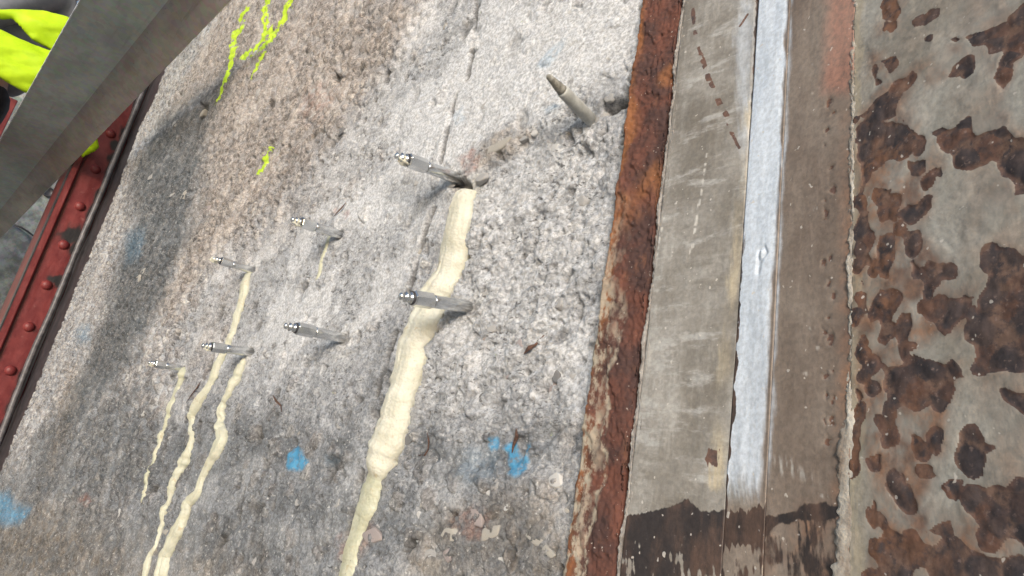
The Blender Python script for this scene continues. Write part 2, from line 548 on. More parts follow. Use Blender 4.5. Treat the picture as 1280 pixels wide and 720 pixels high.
M = {}
M['concrete'] = mat_concrete()
M['foam'] = mat_foam()
M['zinc'] = mat_zinc()
M['rust_edge'] = mat_rust_edge()
M['paint'] = mat_steel_paint()
M['red'] = mat_red_paint()
M['stone_pale'] = mat_plain('pale pebble', (0.44, 0.435, 0.43), (0.64, 0.63, 0.62), 190, 0.75)
M['stone_beige'] = mat_plain('beige pebble', (0.31, 0.29, 0.26), (0.46, 0.435, 0.395), 190, 0.8)
M['stone_dark'] = mat_plain('dark pebble', (0.10, 0.10, 0.105), (0.24, 0.24, 0.245), 130, 0.8)
M['stone_pink'] = mat_plain('pink pebble', (0.25, 0.21, 0.205), (0.41, 0.365, 0.36), 190, 0.8)
M['stone_grey'] = mat_plain('grey pebble', (0.27, 0.265, 0.265), (0.45, 0.44, 0.43), 130, 0.85)
M['rust_wire'] = mat_plain('rusted wire', (0.05, 0.028, 0.022), (0.16, 0.085, 0.06), 400, 0.95)
M['coated'] = mat_plain('muddy coated plug', (0.33, 0.335, 0.315), (0.52, 0.525, 0.50), 90, 0.5, 0.0, 0.4, 0.001)
M['mud'] = mat_plain('mud', (0.15, 0.14, 0.115), (0.40, 0.39, 0.35), 160, 0.9)
M['weld'] = mat_plain('cement crusted weld', (0.14, 0.12, 0.11), (0.42, 0.40, 0.38), 140, 0.85, 0.0, 0.7, 0.0015, vec=(1, 1, 0.4))
M['weld_pale'] = mat_plain('pale flaking weld', (0.20, 0.16, 0.13), (0.47, 0.45, 0.41), 120, 0.85, 0.0, 0.7, 0.0015, vec=(1, 1, 0.35))
M['beam_green'] = mat_galv('weathered galvanised steel', (0.40, 0.44, 0.40), (0.54, 0.575, 0.53), 0.6, 0.1, 0.35, (0.20, 0.22, 0.18))
M['beam_brown'] = mat_galv('dirty galvanised steel', (0.31, 0.28, 0.255), (0.43, 0.40, 0.37), 0.65, 0.1, 0.4, (0.14, 0.115, 0.10))
M['beam_edge'] = mat_plain('painted edge highlight', (0.50, 0.50, 0.50), (0.72, 0.72, 0.72), 60, 0.45, 0.5)  # sunlight on the flange edge put into the colour
M['sheet'] = mat_galv('galvanised sheet', (0.20, 0.21, 0.20), (0.46, 0.47, 0.45), 0.42, 0.55, 0.3, (0.15, 0.14, 0.12))
M['rubber'] = mat_plain('black rubber', (0.025, 0.024, 0.028), (0.06, 0.056, 0.062), 40, 0.42)
M['rubber_grey'] = mat_plain('dusty rubber', (0.06, 0.056, 0.062), (0.16, 0.15, 0.16), 40, 0.45)
M['hivis'] = mat_plain('lime hi-vis cloth', (0.42, 0.64, 0.0), (0.55, 0.80, 0.008), 12, 0.7, 0, 0.2, 0.001)
M['jacket'] = mat_plain('grey blue cloth', (0.22, 0.23, 0.27), (0.30, 0.31, 0.35), 20, 0.85)
M['trousers'] = mat_plain('black cloth', (0.010, 0.010, 0.013), (0.03, 0.03, 0.037), 30, 0.9)
M['skin'] = mat_plain('skin', (0.42, 0.25, 0.18), (0.52, 0.33, 0.25), 30, 0.55)
M['hair'] = mat_plain('dark hair', (0.03, 0.02, 0.015), (0.06, 0.04, 0.03), 200, 0.6)
M['helmet'] = mat_plain('white helmet', (0.70, 0.70, 0.68), (0.8, 0.8, 0.78), 20, 0.3)
M['boot'] = mat_plain('boot leather', (0.03, 0.025, 0.02), (0.07, 0.055, 0.04), 60, 0.6)
M['board'] = mat_plain('scaffold board', (0.26, 0.19, 0.12), (0.42, 0.33, 0.23), 25, 0.85, vec=(1, 0.1, 1))
M['ground'] = mat_plain('gravelly ground', (0.28, 0.27, 0.25), (0.42, 0.405, 0.38), 6, 0.95, 0, 0.6, 0.02)

# ------------------------------------------------------------------ ground
g = Geo()
g.add([(-900, -900, GROUND), (900, -900, GROUND), (900, 900, GROUND), (-900, 900, GROUND)], [(0, 1, 2, 3)])
tag(g.build('ground', M['ground'], smooth=False), kind='structure')

# ------------------------------------------------------------------ concrete wall
CRACKS = [[(597, -40), (590, 60), (584, 97)], [(569, 122), (560, 170), (553, 203)], [(541, 262), (524, 305), (505, 372)],
          [(492, 415), (478, 462), (466, 520)], [(452, 590), (441, 640), (430, 690), (420, 730)],
          [(305, 612), (302, 640), (297, 655), (285, 668), (272, 685)]]
CRACKS = [wxz(c) for c in CRACKS]
HOLES = [[(748, 131), (770, 118), (790, 110), (790, 122), (768, 132), (752, 138)],
         [(561, 226), (574, 221), (588, 228), (586, 238), (566, 240)],
         [(250, 128), (262, 132), (252, 158), (247, 180), (242, 172), (246, 150)],
         [(417, 90), (428, 94), (424, 102), (416, 100)],
         [(328, 575), (338, 577), (334, 588), (326, 588)],
         [(541, 634), (548, 636), (550, 642), (543, 642)], [(560, 640), (566, 645), (565, 655), (559, 652)],
         [(189, 609), (201, 605), (195, 615), (180, 622)], [(176, 645), (181, 648), (177, 658), (173, 655)],
         [(500, 690), (512, 678), (528, 671), (519, 684), (503, 700)]]
HOLES = [wxz(c) for c in HOLES]
Z_CHISEL = wxz([(585, 235), (640, 185), (800, 100), (770, 330), (720, 560), (690, 590), (480, 580), (500, 470), (545, 340)])
Z_SMOOTH = wxz([(385, 270), (430, 235), (480, 205), (540, 110), (600, -20), (820, -20), (800, 85), (700, 150), (610, 190), (560, 240), (480, 300), (420, 285)])
Z_SMOOTH2 = wxz([(320, 640), (400, 640), (440, 560), (460, 580), (440, 650), (400, 700), (330, 690)])
Z_GRAIN = wxz([(150, 720), (40, 560), (120, 330), (190, 130), (290, -20), (560, -20), (470, 130), (395, 225), (330, 300), (270, 350), (235, 440), (200, 560)])
SA = math.radians(36)
DRILL = wxz([(572, 223), (582, 383), (424, 293), (431, 423), (315, 338), (313, 440), (229, 461)])


RUN_PTS = [
    [(585, 236, 18), (581, 246, 27), (577, 265, 31), (566, 300, 33), (552, 340, 35), (537, 370, 38), (527, 398, 36), (514, 430, 37), (504, 470, 36), (492, 520, 34), (482, 553, 40), (473, 578, 39), (467, 594, 24), (461, 612, 27), (456, 634, 29), (449, 652, 24), (443, 675, 21), (436, 705, 22), (430, 735, 22)],
    [(313, 338, 5), (309, 352, 9), (305, 368, 9), (300, 385, 8), (295, 402, 7), (289, 420, 6), (282, 436, 6), (276, 450, 8), (268, 472, 10), (260, 490, 9), (249, 505, 10), (242, 518, 9), (240, 530, 7), (243, 543, 7), (238, 560, 7), (231, 576, 11), (226, 590, 8), (220, 603, 10), (213, 625, 5), (207, 638, 7), (203, 658, 4), (197, 684, 5), (190, 694, 7), (186, 710, 7), (182, 728, 6)],
    [(307, 449, 4), (303, 460, 9), (297, 476, 12), (289, 494, 11), (283, 505, 9), (278, 520, 10), (276, 532, 8), (281, 547, 11), (275, 563, 11), (264, 580, 9), (255, 598, 8), (250, 616, 8), (240, 627, 14), (235, 645, 15), (228, 662, 16), (218, 680, 13), (210, 694, 12), (208, 708, 14), (204, 728, 13)],
    [(230, 459, 6), (228, 466, 9), (225, 475, 6), (219, 490, 6), (213, 507, 7), (206, 526, 7), (199, 546, 5), (192, 570, 5), (187, 590, 3.5), (183, 606, 3), (180, 618, 4), (177, 628, 3)],
    [(413, 294, 4), (410, 305, 4), (406, 316, 3.5), (402, 328, 5), (400, 338, 4.5), (397, 350, 2.5)]]


def height(x, z):
    """relief of the concrete, metres out of the wall; also the grain and pit fields"""
    shp = np.shape(x)
    x = np.atleast_1d(np.asarray(x, float)).ravel()
    z = np.atleast_1d(np.asarray(z, float)).ravel()
    wv = 0.03 * fbm(x * 12, z * 12, 3, 90)
    chis = sstep(-0.02, 0.05, poly_sd(x, z, Z_CHISEL) + wv)
    smo = sstep(-0.02, 0.04, np.maximum(poly_sd(x, z, Z_SMOOTH), poly_sd(x, z, Z_SMOOTH2)) + wv)
    grn = sstep(-0.05, 0.10, poly_sd(x, z, Z_GRAIN) + 2 * wv)
    grn = np.maximum(grn, sstep(-1.0, -1.6, x) * 0.8)
    paste = sstep(0.06, 0.30, fbm(x * 7.5 + 3.1, z * 7.5, 4, 97)) * (1 - 0.7 * chis)
    smo = np.maximum(smo, 0.9 * paste)
    u = x * math.cos(SA) + z * math.sin(SA)
    v = -x * math.sin(SA) + z * math.cos(SA)
    h = 0.007 * fbm(x * 3.5, z * 3.5, 3, 1)
    st = fbm(u * 14, v * 36, 4, 10, 0.55)
    rid = 1 - np.abs(fbm(u * 22, v * 48, 3, 20))
    h = h + st * (0.0022 + 0.0046 * chis) * (1 - 0.5 * smo) + (rid - 0.7) * 0.0045 * (0.3 + chis) * (1 - 0.7 * smo)
    h = h + 0.0017 * fbm(x * 60, z * 60, 3, 30, 0.6) * (1 - 0.55 * smo) * (0.8 + 0.5 * chis)
    h = h + 0.0007 * gnoise(x * 230, z * 230, 40) * (1 - 0.4 * smo)
    wx = x + 0.004 * gnoise(x * 60, z * 60, 50)
    wz = z + 0.004 * gnoise(x * 60, z * 60, 51)
    # broken facets: every fracture face has its own level and tilt
    for fr, amp, sd0 in ((30, 0.0030, 150), (78, 0.0019, 160), (190, 0.0008, 170)):
        wu = u + 0.25 / fr * fbm(u * fr * 0.8, v * fr * 0.8, 2, sd0 + 4)
        wv2 = v + 0.25 / fr * fbm(u * fr * 0.8, v * fr * 0.8, 2, sd0 + 6)
        _, cid, ox, oy = worley(wu * fr * 0.75, wv2 * fr * 1.35, sd0, True)
        t1, t2, t3 = (cid * 17.3) % 1.0 - 0.5, (cid * 41.9) % 1.0 - 0.5, (cid * 73.1) % 1.0 - 0.5
        h = h + amp * (t3 * 1.3 + 1.5 * (t1 * ox + t2 * oy)) * (0.45 + 0.75 * chis) * (1 - 0.65 * smo) * (1 - 0.4 * grn)
    low = sstep(-0.004, 0.006, poly_sd(x, z, Z_CHISEL) + 0.012 * fbm(x * 28, z * 28, 4, 95))
    h = h - 0.0065 * low
    # exposed rounded grains
    d, gid = worley(wx * 52, wz * 52, 60)
    big = 0.35 + 0.45 * ((gid * 7.31) % 1.0)
    dome = np.clip(1 - (d / big) ** 2, 0, 1)
    gm = grn + 0.16 * (1 - smo)
    on = ((gid * 13.7) % 1.0) < np.clip(0.15 + 0.75 * gm, 0, 0.85)
    h = h + 0.0055 * np.sqrt(dome) * on * np.clip(0.25 + gm, 0, 1)
    grain_mask = sstep(0.15, 0.4, dome) * on * np.clip(0.03 + 0.75 * grn, 0, 0.7)
    # larger bedded stones, some broken flush
    foot = sstep(0.075, -0.01, z + 0.03 * fbm(x * 9, z * 9, 3, 99)) * sstep(-1.9, -1.2, x)
    for fr, sd0, share in ((21, 62, 0.16), (33, 66, 0.20)):
        d, bid = worley((x + 0.010 * fbm(x * 40, z * 40, 3, 52)) * fr, (z + 0.010 * fbm(x * 40, z * 40, 3, 53)) * fr * 1.1, sd0)
        rad = 0.18 + 0.24 * ((bid * 9.7) % 1.0)
        k = sstep(rad, rad * 0.80, d) * (((bid * 23.9) % 1.0) < share * (0.35 + 1.6 * foot + 1.1 * grn) * (1 - 0.5 * chis * (1 - foot)))
        ring = sstep(rad * 1.30, rad * 1.02, d) * (1 - sstep(rad * 1.0, rad * 0.86, d)) * (((bid * 23.9) % 1.0) < share * (0.35 + 1.6 * foot + 1.1 * grn) * (1 - 0.5 * chis * (1 - foot)))
        h = h * (1 - 0.35 * k) + 0.0022 * k * (0.4 + ((bid * 3.3) % 1.0)) - 0.0016 * ring
        gid = np.where(k > 0.3, (bid * 19.1) % 1.0, gid)
        grain_mask = np.maximum(grain_mask * (1 - k), 0.62 * k)
    # pits
    pit = np.zeros_like(x)
    for k, (fr, share, dep) in enumerate(((17, 0.16, 0.0075), (38, 0.22, 0.0045), (85, 0.30, 0.0022))):
        d, pid = worley(wx * fr * 1.15, wz * fr * 0.85, 70 + 5 * k)
        rr = 0.16 + 0.22 * ((pid * 5.77) % 1.0)
        p = sstep(rr, rr * 0.45, d + 0.12 * gnoise(x * fr * 3.1, z * fr * 2.7, 77 + k)) * (((pid * 11.3) % 1.0) < share) * (1 - 0.6 * smo)
        h = h - dep * p
        pit = np.maximum(pit, p * (0.72, 0.62, 0.55)[k])
    for i, c in enumerate(CRACKS):
        d = line_d(x, z, c) + 0.0012 * gnoise(x * 150, z * 150, 81)
        k = sstep(0.0066, 0.0026, d)
        h = h - 0.004 * k
        pit = np.maximum(pit, 0.75 * k * sstep(-0.6, 0.0, gnoise(x * 45, z * 45, 82)))
    for c in HOLES:
        k = sstep(-0.003, 0.004, poly_sd(x, z, c) + 0.003 * gnoise(x * 90, z * 90, 83))
        h = h - 0.013 * k
        pit = np.maximum(pit, 0.9 * k)
    dust = np.zeros_like(x)
    for hx, hz in DRILL:
        m = (np.abs(x - hx) < 0.05) & (np.abs(z - hz) < 0.05)
        if m.any():
            d = np.hypot(x[m] - hx, z[m] - hz) + 0.0035 * gnoise(x[m] * 130, z[m] * 130, 86) + 0.002 * gnoise(x[m] * 330, z[m] * 330, 87)
            k = sstep(0.0100, 0.0070, d)
            h[m] = h[m] - 0.003 * k
            pit[m] = np.maximum(pit[m], 0.5 * k)
            dust[m] = np.maximum(dust[m], sstep(0.034, 0.012, d + 0.010 * fbm(x[m] * 60, z[m] * 60, 3, 88)))
    return [a.reshape(shp) for a in (h, pit, grain_mask, gid, grn, smo, dust)]


def surf(px, py, extra=0.0):                                 # point of the rough surface seen at a pixel
    p = on_wall(px, py)
    for _ in range(2):
        hh = float(height(p[0], p[2])[0])
        p = on_wall(px, py, hh + extra)
    return p


def build_wall():
    xs, zs = [-0.297], [-0.075]
    while xs[-1] > -2.68:
        xs.append(xs[-1] - 0.00125 * (1 + max(0, -xs[-1] - 0.30) * 2.3))
    xs = np.array(xs[::-1])
    while zs[-1] < 0.50:
        zs.append(zs[-1] + 0.00125)
    while zs[-1] < 2.3:
        zs.append(zs[-1] + 0.00125 * (1 + (zs[-1] - 0.50) * 6.5))
    lo = [zs[0]]
    while lo[-1] > GROUND - 0.02:
        lo.append(lo[-1] - 0.00125 * (1 + (-0.075 - lo[-1]) * 12))
    zs = np.array(lo[:0:-1] + zs)
    X, Zg = np.meshgrid(xs, zs, indexing='ij')
    nu, nv = X.shape
    x, z = X.ravel(), Zg.ravel()
    h, pit, gm, gid, grn, smo, dust = height(x, z)
    dark_tone0 = 0.13 * sstep(0.0, 0.45, fbm(x * 4.2, z * 4.2, 4, 240)) * (1 - 0.7 * smo) * (1 - 0.85 * sstep(-0.02, 0.05, poly_sd(x, z, Z_CHISEL))) * sstep(-0.45, -0.75, x)
    edge = sstep(-2.60, -2.68, x + 0.02 * fbm(x * 9, z * 9, 4, 5))        # broken edge beside the joint
    h = h - 0.03 * edge
    co = np.stack([x, WALL - h, z], 1)
    wp_ = 0.02 * fbm(x * 16, z * 16, 4, 200) + 0.004 * gnoise(x * 90, z * 90, 210)

    def area(poly, soft, warp=1.0):
        return sstep(-soft, soft, poly_sd(x, z, wxz(poly)) + wp_ * warp)

    dark_tone = 0.95 * area([(300, 75), (285, 110), (268, 150), (250, 230), (246, 290), (222, 330), (196, 400), (160, 460), (95, 560), (55, 570), (90, 480), (130, 400), (145, 330), (168, 280), (160, 230), (200, 150), (222, 130)], 0.10, 2.2)  # dark bluish band; upper end painted dark along the beam's shadow
    dark_tone = np.maximum(dark_tone, 0.8 * area([(20, 600), (60, 520), (170, 480), (210, 520), (330, 520), (420, 535), (470, 580), (455, 610), (330, 600), (210, 640), (100, 645), (20, 640)], 0.07, 3))
    dark_tone = np.maximum(dark_tone, 0.7 * area([(485, 560), (530, 520), (600, 545), (690, 520), (715, 560), (700, 600), (560, 610), (490, 600)], 0.03, 1.5))
    dark_tone = np.maximum(dark_tone, 0.74 * area([(0, 575), (100, 590), (240, 600), (350, 570), (480, 570), (560, 600), (720, 600), (720, 760), (-50, 760)], 0.10, 2))  # whole face darker towards the bottom
    dark_tone = np.maximum(dark_tone, 0.40 * area([(470, 420), (495, 400), (480, 560), (440, 640), (425, 600), (450, 500)], 0.02))
    dark_tone = np.maximum(dark_tone, 0.45 * area([(480, 225), (565, 215), (570, 250), (520, 265), (480, 250)], 0.012, 0.6))
    dark_tone = np.maximum(dark_tone, dark_tone0)
    warm = 0.80 * area([(205, 150), (290, -10), (560, -30), (480, 110), (385, 215), (310, 290), (260, 340), (215, 400), (190, 400), (235, 300), (258, 200)], 0.10, 2)
    warm = np.maximum(warm, 0.5 * area([(60, 560), (170, 330), (200, 330), (120, 480), (70, 590)], 0.10, 2))
    warm = np.maximum(warm, 0.45 * area([(300, 300), (390, 215), (470, 150), (480, 190), (330, 330), (255, 470), (230, 470)], 0.08, 2))
    ochre = 0.85 * area([(-20, 650), (70, 630), (160, 690), (235, 730), (-40, 740)], 0.06, 2)
    ochre = np.maximum(ochre, 0.55 * area([(190, 735), (225, 690), (330, 690), (340, 735)], 0.03, 2))
    ochre = np.maximum(ochre, 0.65 * area([(60, 590), (85, 470), (105, 480), (70, 590)], 0.08, 2))
    ochre = np.maximum(ochre, 0.55 * area([(560, 640), (690, 590), (720, 600), (705, 735), (480, 735), (520, 670)], 0.02, 1))
    ochre = np.maximum(ochre, 0.5 * area([(605, 180), (640, 160), (668, 165), (640, 192), (600, 215), (590, 205)], 0.006, 0.3))
    ochre = np.maximum(ochre, 0.4 * area([(690, 540), (720, 520), (722, 610), (690, 600)], 0.01, 0.6))
    pale = 0.9 * area([(385, 270), (430, 235), (480, 205), (540, 110), (600, -20), (830, -20), (800, 85), (700, 150), (610, 190), (560, 240), (480, 300), (420, 285)], 0.04, 2)
    pale = np.maximum(pale, 1.0 * area([(585, 235), (640, 185), (800, 100), (760, 330), (735, 500), (560, 500), (520, 440), (545, 340)], 0.04, 2))
    pale = np.maximum(pale, 0.55 * area([(255, 350), (330, 300), (480, 290), (540, 320), (480, 450), (380, 480), (300, 470)], 0.08, 2))
    pale = np.maximum(pale, 0.75 * area([(385, 240), (440, 160), (500, 60), (550, -40), (640, -40), (590, 110), (490, 220)], 0.05, 2))
    red = 0.6 * area([(575, 200), (590, 184), (606, 195), (600, 212), (585, 226)], 0.003, 0.25)
    red = np.maximum(red, 0.5 * area([(562, 650), (590, 628), (612, 640), (606, 668), (580, 676)], 0.004, 0.4))
    red = np.maximum(red, 0.75 * area([(101, 624), (108, 618), (115, 624), (110, 632), (103, 632)], 0.006, 0.3))
    red = np.maximum(red, 0.35 * area([(380, 120), (405, 105), (420, 130), (400, 150), (375, 150)], 0.02, 1))
    red = np.maximum(red, 0.45 * area([(418, 672), (470, 655), (455, 690), (432, 720), (424, 700)], 0.006, 0.5))
    for px, py, rr in ((432, 268, .010), (345, 506, .006), (418, 262, .006)):
        q = on_wall(px, py)
        red = np.maximum(red, 0.5 * sstep(rr, rr * .3, np.hypot(x - q[0], z - q[2]) + wp_ * .3))
    blue = np.zeros_like(x)
    for poly, s, k in (([(361, 573), (372, 555), (381, 568), (390, 578), (378, 590), (361, 588)], 0.003, 1), ([(622, 556), (636, 545), (641, 562), (644, 570), (648, 552), (656, 553), (655, 592), (644, 599), (632, 594), (629, 574)], 0.002, 1),
                       ([(604, 548), (611, 546), (613, 557), (606, 559)], 0.002, .9), ([(-20, 622), (12, 616), (20, 632), (40, 638), (28, 654), (8, 656), (-20, 645)], 0.02, .6),
                       ([(675, 78), (690, 60), (712, 45), (705, 65), (690, 85), (668, 92)], 0.004, .22), ([(680, 138), (696, 130), (705, 134), (688, 144)], 0.003, .2),
                       ([(575, 560), (612, 562), (624, 590), (590, 610), (570, 590)], 0.008, .12), ([(95, 412), (110, 405), (112, 425), (98, 432)], 0.03, .25),
                       ([(155, 290), (182, 285), (180, 320), (160, 330)], 0.03, .18), ([(409, 572), (425, 565), (428, 577), (412, 582)], 0.005, .10), ([(565, 145), (580, 135), (585, 150), (572, 162)], 0.004, .15)):
        blue = np.maximum(blue, k * area(poly, s, 0.25))
    lime = np.zeros_like(x)
    for ln, wd in (([(307, 18), (303, 28), (301, 38)], 3.6), ([(294, 44), (292, 68), (288, 85), (283, 102), (276, 120)], 3.2), ([(336, -12), (329, 16), (333, 34), (324, 56), (310, 68), (303, 72)], 2.8),
                   ([(370, -12), (358, 15), (350, 34), (338, 50), (324, 60), (312, 68)], 4.6), ([(347, 36), (331, 64), (323, 84), (316, 98)], 2.2), ([(336, 40), (328, 55)], 4.0),
                   ([(336, 192), (335, 202), (331, 210)], 5.5)):
        q = wxz(ln)
        mid = ln[len(ln) // 2]
        wpx = np.linalg.norm(on_wall(mid[0] + 1, mid[1]) - on_wall(*mid))
        d = line_d(x, z, q) + 0.35 * wp_ + 0.006 * gnoise(x * 40, z * 40, 220)
        brk = sstep(-0.42, -0.05, gnoise(x * 26, z * 26, 222) + 0.4 * gnoise(x * 80, z * 80, 223))
        lime = np.maximum(lime, np.maximum(sstep(wd * wpx * 0.95, wd * wpx * 0.5, d) * (0.25 + 0.75 * brk), 0.26 * sstep(wd * wpx * 2.6, wd * wpx * 0.9, d)))
    film = np.zeros_like(x)
    for pts, k in zip(RUN_PTS, (0.25, 0.9, 0.9, 1, 0.6)):
        q = wxz(pts)
        d = line_d(x, z, q)
        wmean = np.mean([p[2] for p in pts]) * 0.0010
        film = np.maximum(film, k * sstep(0.9 * wmean + 0.006, 0.5 * wmean, d + 0.007 * fbm(x * 55, z * 30, 4, 230) + 0.004))
    P = len(x)
    faces = grid_faces(nu, nv)
    # close the block: sides and back
    loop = [i * nv for i in range(nu)] + [(nu - 1) * nv + j for j in range(1, nv)] + [i * nv + nv - 1 for i in range(nu - 2, -1, -1)] + [j for j in range(nv - 2, 0, -1)]
    loop = np.array(loop)
    back = co[loop].copy()
    back[:, 1] = WALL + 0.6
    nb = len(loop)
    k = np.arange(nb)
    side = np.stack([loop, P + k, P + (k + 1) % nb, loop[(k + 1) % nb]], 1)
    # back sheet as a quad between the four corners of the loop
    cs = [P, P + nu - 1, P + nu - 1 + nv - 1, P + 2 * (nu - 1) + nv - 1]
    faces = np.concatenate([faces, side, np.array([cs[::-1]])])
    co = np.concatenate([co, back])
    att = dict(pit=pit, grain=gid, grain_mask=gm, dark_tone=dark_tone, warm=warm, ochre=ochre, pale=pale, red=red, blue=blue, lime=lime, film=film, smooth=smo, dust=dust)
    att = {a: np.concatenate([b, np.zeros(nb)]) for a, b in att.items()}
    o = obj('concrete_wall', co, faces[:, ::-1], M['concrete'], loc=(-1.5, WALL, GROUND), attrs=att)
    tag(o, 'rough broken grey concrete wall face with exposed pebbles, blue and lime paint marks', 'wall')
    print('wall', nu, nv, P)
    return o


wall = build_wall()


# pebbles bedded in the concrete
def pebble_mesh(name, seed, mat):
    r = random.Random(seed)
    bm = bmesh.new()
    bmesh.ops.create_icosphere(bm, subdivisions=3, radius=1.0)
    ph = [r.uniform(0, 6) for _ in range(6)]
    cuts = [(Vector((math.cos(a), r.uniform(-.35, .1), math.sin(a))).normalized(), r.uniform(0.5, 0.85)) for a in [k * 1.05 + r.uniform(-.35, .35) for k in range(6)]] + [(Vector((r.uniform(-.4, .4), -1, r.uniform(-.4, .4))).normalized(), r.uniform(0.5, 0.7)) for _ in range(2)]
    for v in bm.verts:
        c = v.co
        k = 1 + 0.13 * math.sin(2.3 * c.x + ph[0]) + 0.12 * math.sin(2.9 * c.y + ph[1]) + 0.12 * math.sin(2.6 * c.z + ph[2]) + 0.06 * math.sin(6 * c.x + 5 * c.z + ph[3])
        c = c * k
        for nn, dd in cuts:
            e = c.dot(nn) - dd
            if e > 0:
                c = c - nn * e * 0.92
        v.co = c
    me = bpy.data.meshes.new(name)
    bm.to_mesh(me)
    bm.free()
    for p in me.polygons:
        p.use_smooth = True
    me.materials.append(mat)
    return me


PEB = {k: [pebble_mesh('stone', 3 * i + j, M['stone_' + k]) for j in range(3)] for i, k in enumerate(('pale', 'beige', 'dark', 'pink', 'grey'))}
wbase = world_loc(wall)


def stone(px, py, rx, ry, kind, proud=0.25, tilt=None):
    p = surf(px, py)
    mpp = np.linalg.norm(on_wall(px + 1, py) - on_wall(px, py))
    mpz = np.linalg.norm(on_wall(px, py + 1) - on_wall(px, py))
    a, b = rx * mpp, ry * mpz
    o = bpy.data.objects.new('stone', random.choice(PEB[kind]))
    C.objects.link(o)
    o.parent = wall
    t = 0.5 * min(a, b)
    o.location = p + np.array([0, t * (1 - 2 * proud), 0]) - wbase
    o.scale = (a, t, b)
    o.rotation_euler = (0, random.uniform(-0.5, 0.5) if tilt is None else tilt, 0)
    return o


for s in ((520, 648, 8, 12, 'pale'), (669, 671, 19, 13, 'beige'), (685, 690, 11, 9, 'beige'), (463, 668, 15, 13, 'pink'), (594, 645, 13, 15, 'pink'), (612, 666, 15, 14, 'beige'), (631, 634, 6, 7, 'pale'),
          (693, 469, 7, 11, 'dark'), (674, 506, 9, 8, 'dark'), (648, 500, 8, 10, 'dark'), (635, 467, 6, 7, 'pink'), (691, 185, 6, 7, 'pale'), (346, 660, 11, 6, 'pale'), (590, 196, 11, 13, 'pink'),
          (601, 222, 10, 7, 'grey'), (622, 182, 16, 9, 'beige'), (654, 172, 9, 6, 'grey'), (556, 232, 10, 6, 'pale'), (692, 602, 12, 14, 'pale'), (706, 640, 8, 7, 'beige'), (626, 700, 6, 6, 'pale'), (748, 145, 14, 9, 'grey'),
          (760, 120, 9, 7, 'grey'), (605, 366, 7, 7, 'grey'), (612, 617, 9, 6, 'pale'), (560, 668, 14, 10, 'beige'), (542, 690, 16, 12, 'grey'), (655, 620, 12, 10, 'grey'), (528, 500, 7, 8, 'dark'), (508, 548, 9, 11, 'dark'),
          (417, 494, 5, 5, 'beige'), (375, 543, 5, 6, 'beige'), (147, 642, 4, 6, 'pale'), (330, 622, 5, 8, 'pale'), (372, 625, 4, 8, 'grey'), (300, 690, 5, 9, 'pale'), (320, 700, 5, 8, 'grey'), (725, 250, 9, 8, 'grey'), (655, 285, 9, 9, 'grey'),
          (645, 400, 11, 7, 'grey'), (614, 410, 7, 6, 'grey'), (700, 420, 6, 10, 'dark'), (580, 480, 6, 6, 'dark'), (716, 468, 5, 6, 'grey'), (600, 498, 6, 9, 'dark'), (578, 515, 6, 6, 'grey'), (630, 610, 10, 8, 'grey')):
    stone(*s, proud=0.17)
rs = random.Random(4)
n_ = 0
while n_ < 80:                                              # smaller ones scattered where the surface is washed out
    px, py = rs.uniform(60, 715), rs.uniform(5, 715)
    p = on_wall(px, py)
    grn = float(height(p[0], p[2])[4])
    if p[0] > -0.33 or p[0] < -2.4 or rs.random() > 0.25 + 0.75 * max(grn, 1.0 if py > 600 else 0):
        continue
    k = 0.55 / max(0.45, p @ RX[:, 2])
    q = rs.uniform(4.5, 9) * k + 1.2
    stone(px, py, q * rs.uniform(.7, 1.1), q * rs.uniform(.8, 1.3), rs.choices(('pale', 'beige', 'dark', 'pink', 'grey'), (2, 3, 2, 1.4, 4))[0], proud=0.15)
    n_ += 1


# rusted wire ends sticking out of the concrete
def wire(pts, r):
    q = [surf(px, py, 0.0015 + 0.002 * math.sin(i * 1.3)) for i, (px, py) in enumerate(pts)]
    g = Geo()
    g.tube(q, [r * (0.25 if i in (0, len(q) - 1) else (0.8, 1.05, 0.7)[i % 3]) for i in range(len(q))], 6, 0.6)
    return g.build('rusty_wire', M['rust_wire'], wall, loc=q[0], smooth=False)


wire([(655, 442), (661, 435), (669, 431), (676, 424), (681, 418)], 0.0024)['label'] = 'flat rusted splinter'
wire([(534, 541), (536, 552), (535, 562), (531, 569), (523, 569)], 0.0014)
wire([(645, 536), (646, 546), (642, 556), (640, 566)], 0.0026)
wire([(341, 494), (345, 501), (351, 507), (352, 515)], 0.0020)
wire([(252, 475), (246, 485), (239, 494), (233, 503)], 0.0016)
wire([(433, 252), (427, 260), (421, 266), (417, 271)], 0.0016)
wire([(259, 424), (258, 431)], 0.0028)

# ------------------------------------------------------------------ injection packers
PACK = [((572, 223), (494, 194), 'steel injection packer leaning above the top of the thick cream foam run', 1.0, 0.8),
        ((582, 383), (499, 370), 'shiny steel injection packer crossing over the thick cream foam run', 1.0, 0.1),
        ((424, 293), (364, 274), 'steel injection packer with cream smeared hex and short thin drip below its base', 0.95, 0.9),
        ((431, 423), (355, 407), 'clean steel injection packer casting a slanted shadow, no resin drip below it', 0.95, 0.15),
        ((315, 338), (266, 323), 'slim steel injection packer with white blob on its tip above a long drip', 0.86, 1.0),
        ((313, 440), (252, 432), 'pale steel injection packer standing above the lumpiest of the thin resin drips', 0.98, 0.5),
        ((229, 461), (185, 453), 'small pale steel injection packer nearest the red column, faint drip below it', 0.86, 0.6)]
OUT = np.array([0, -1.0, 0])


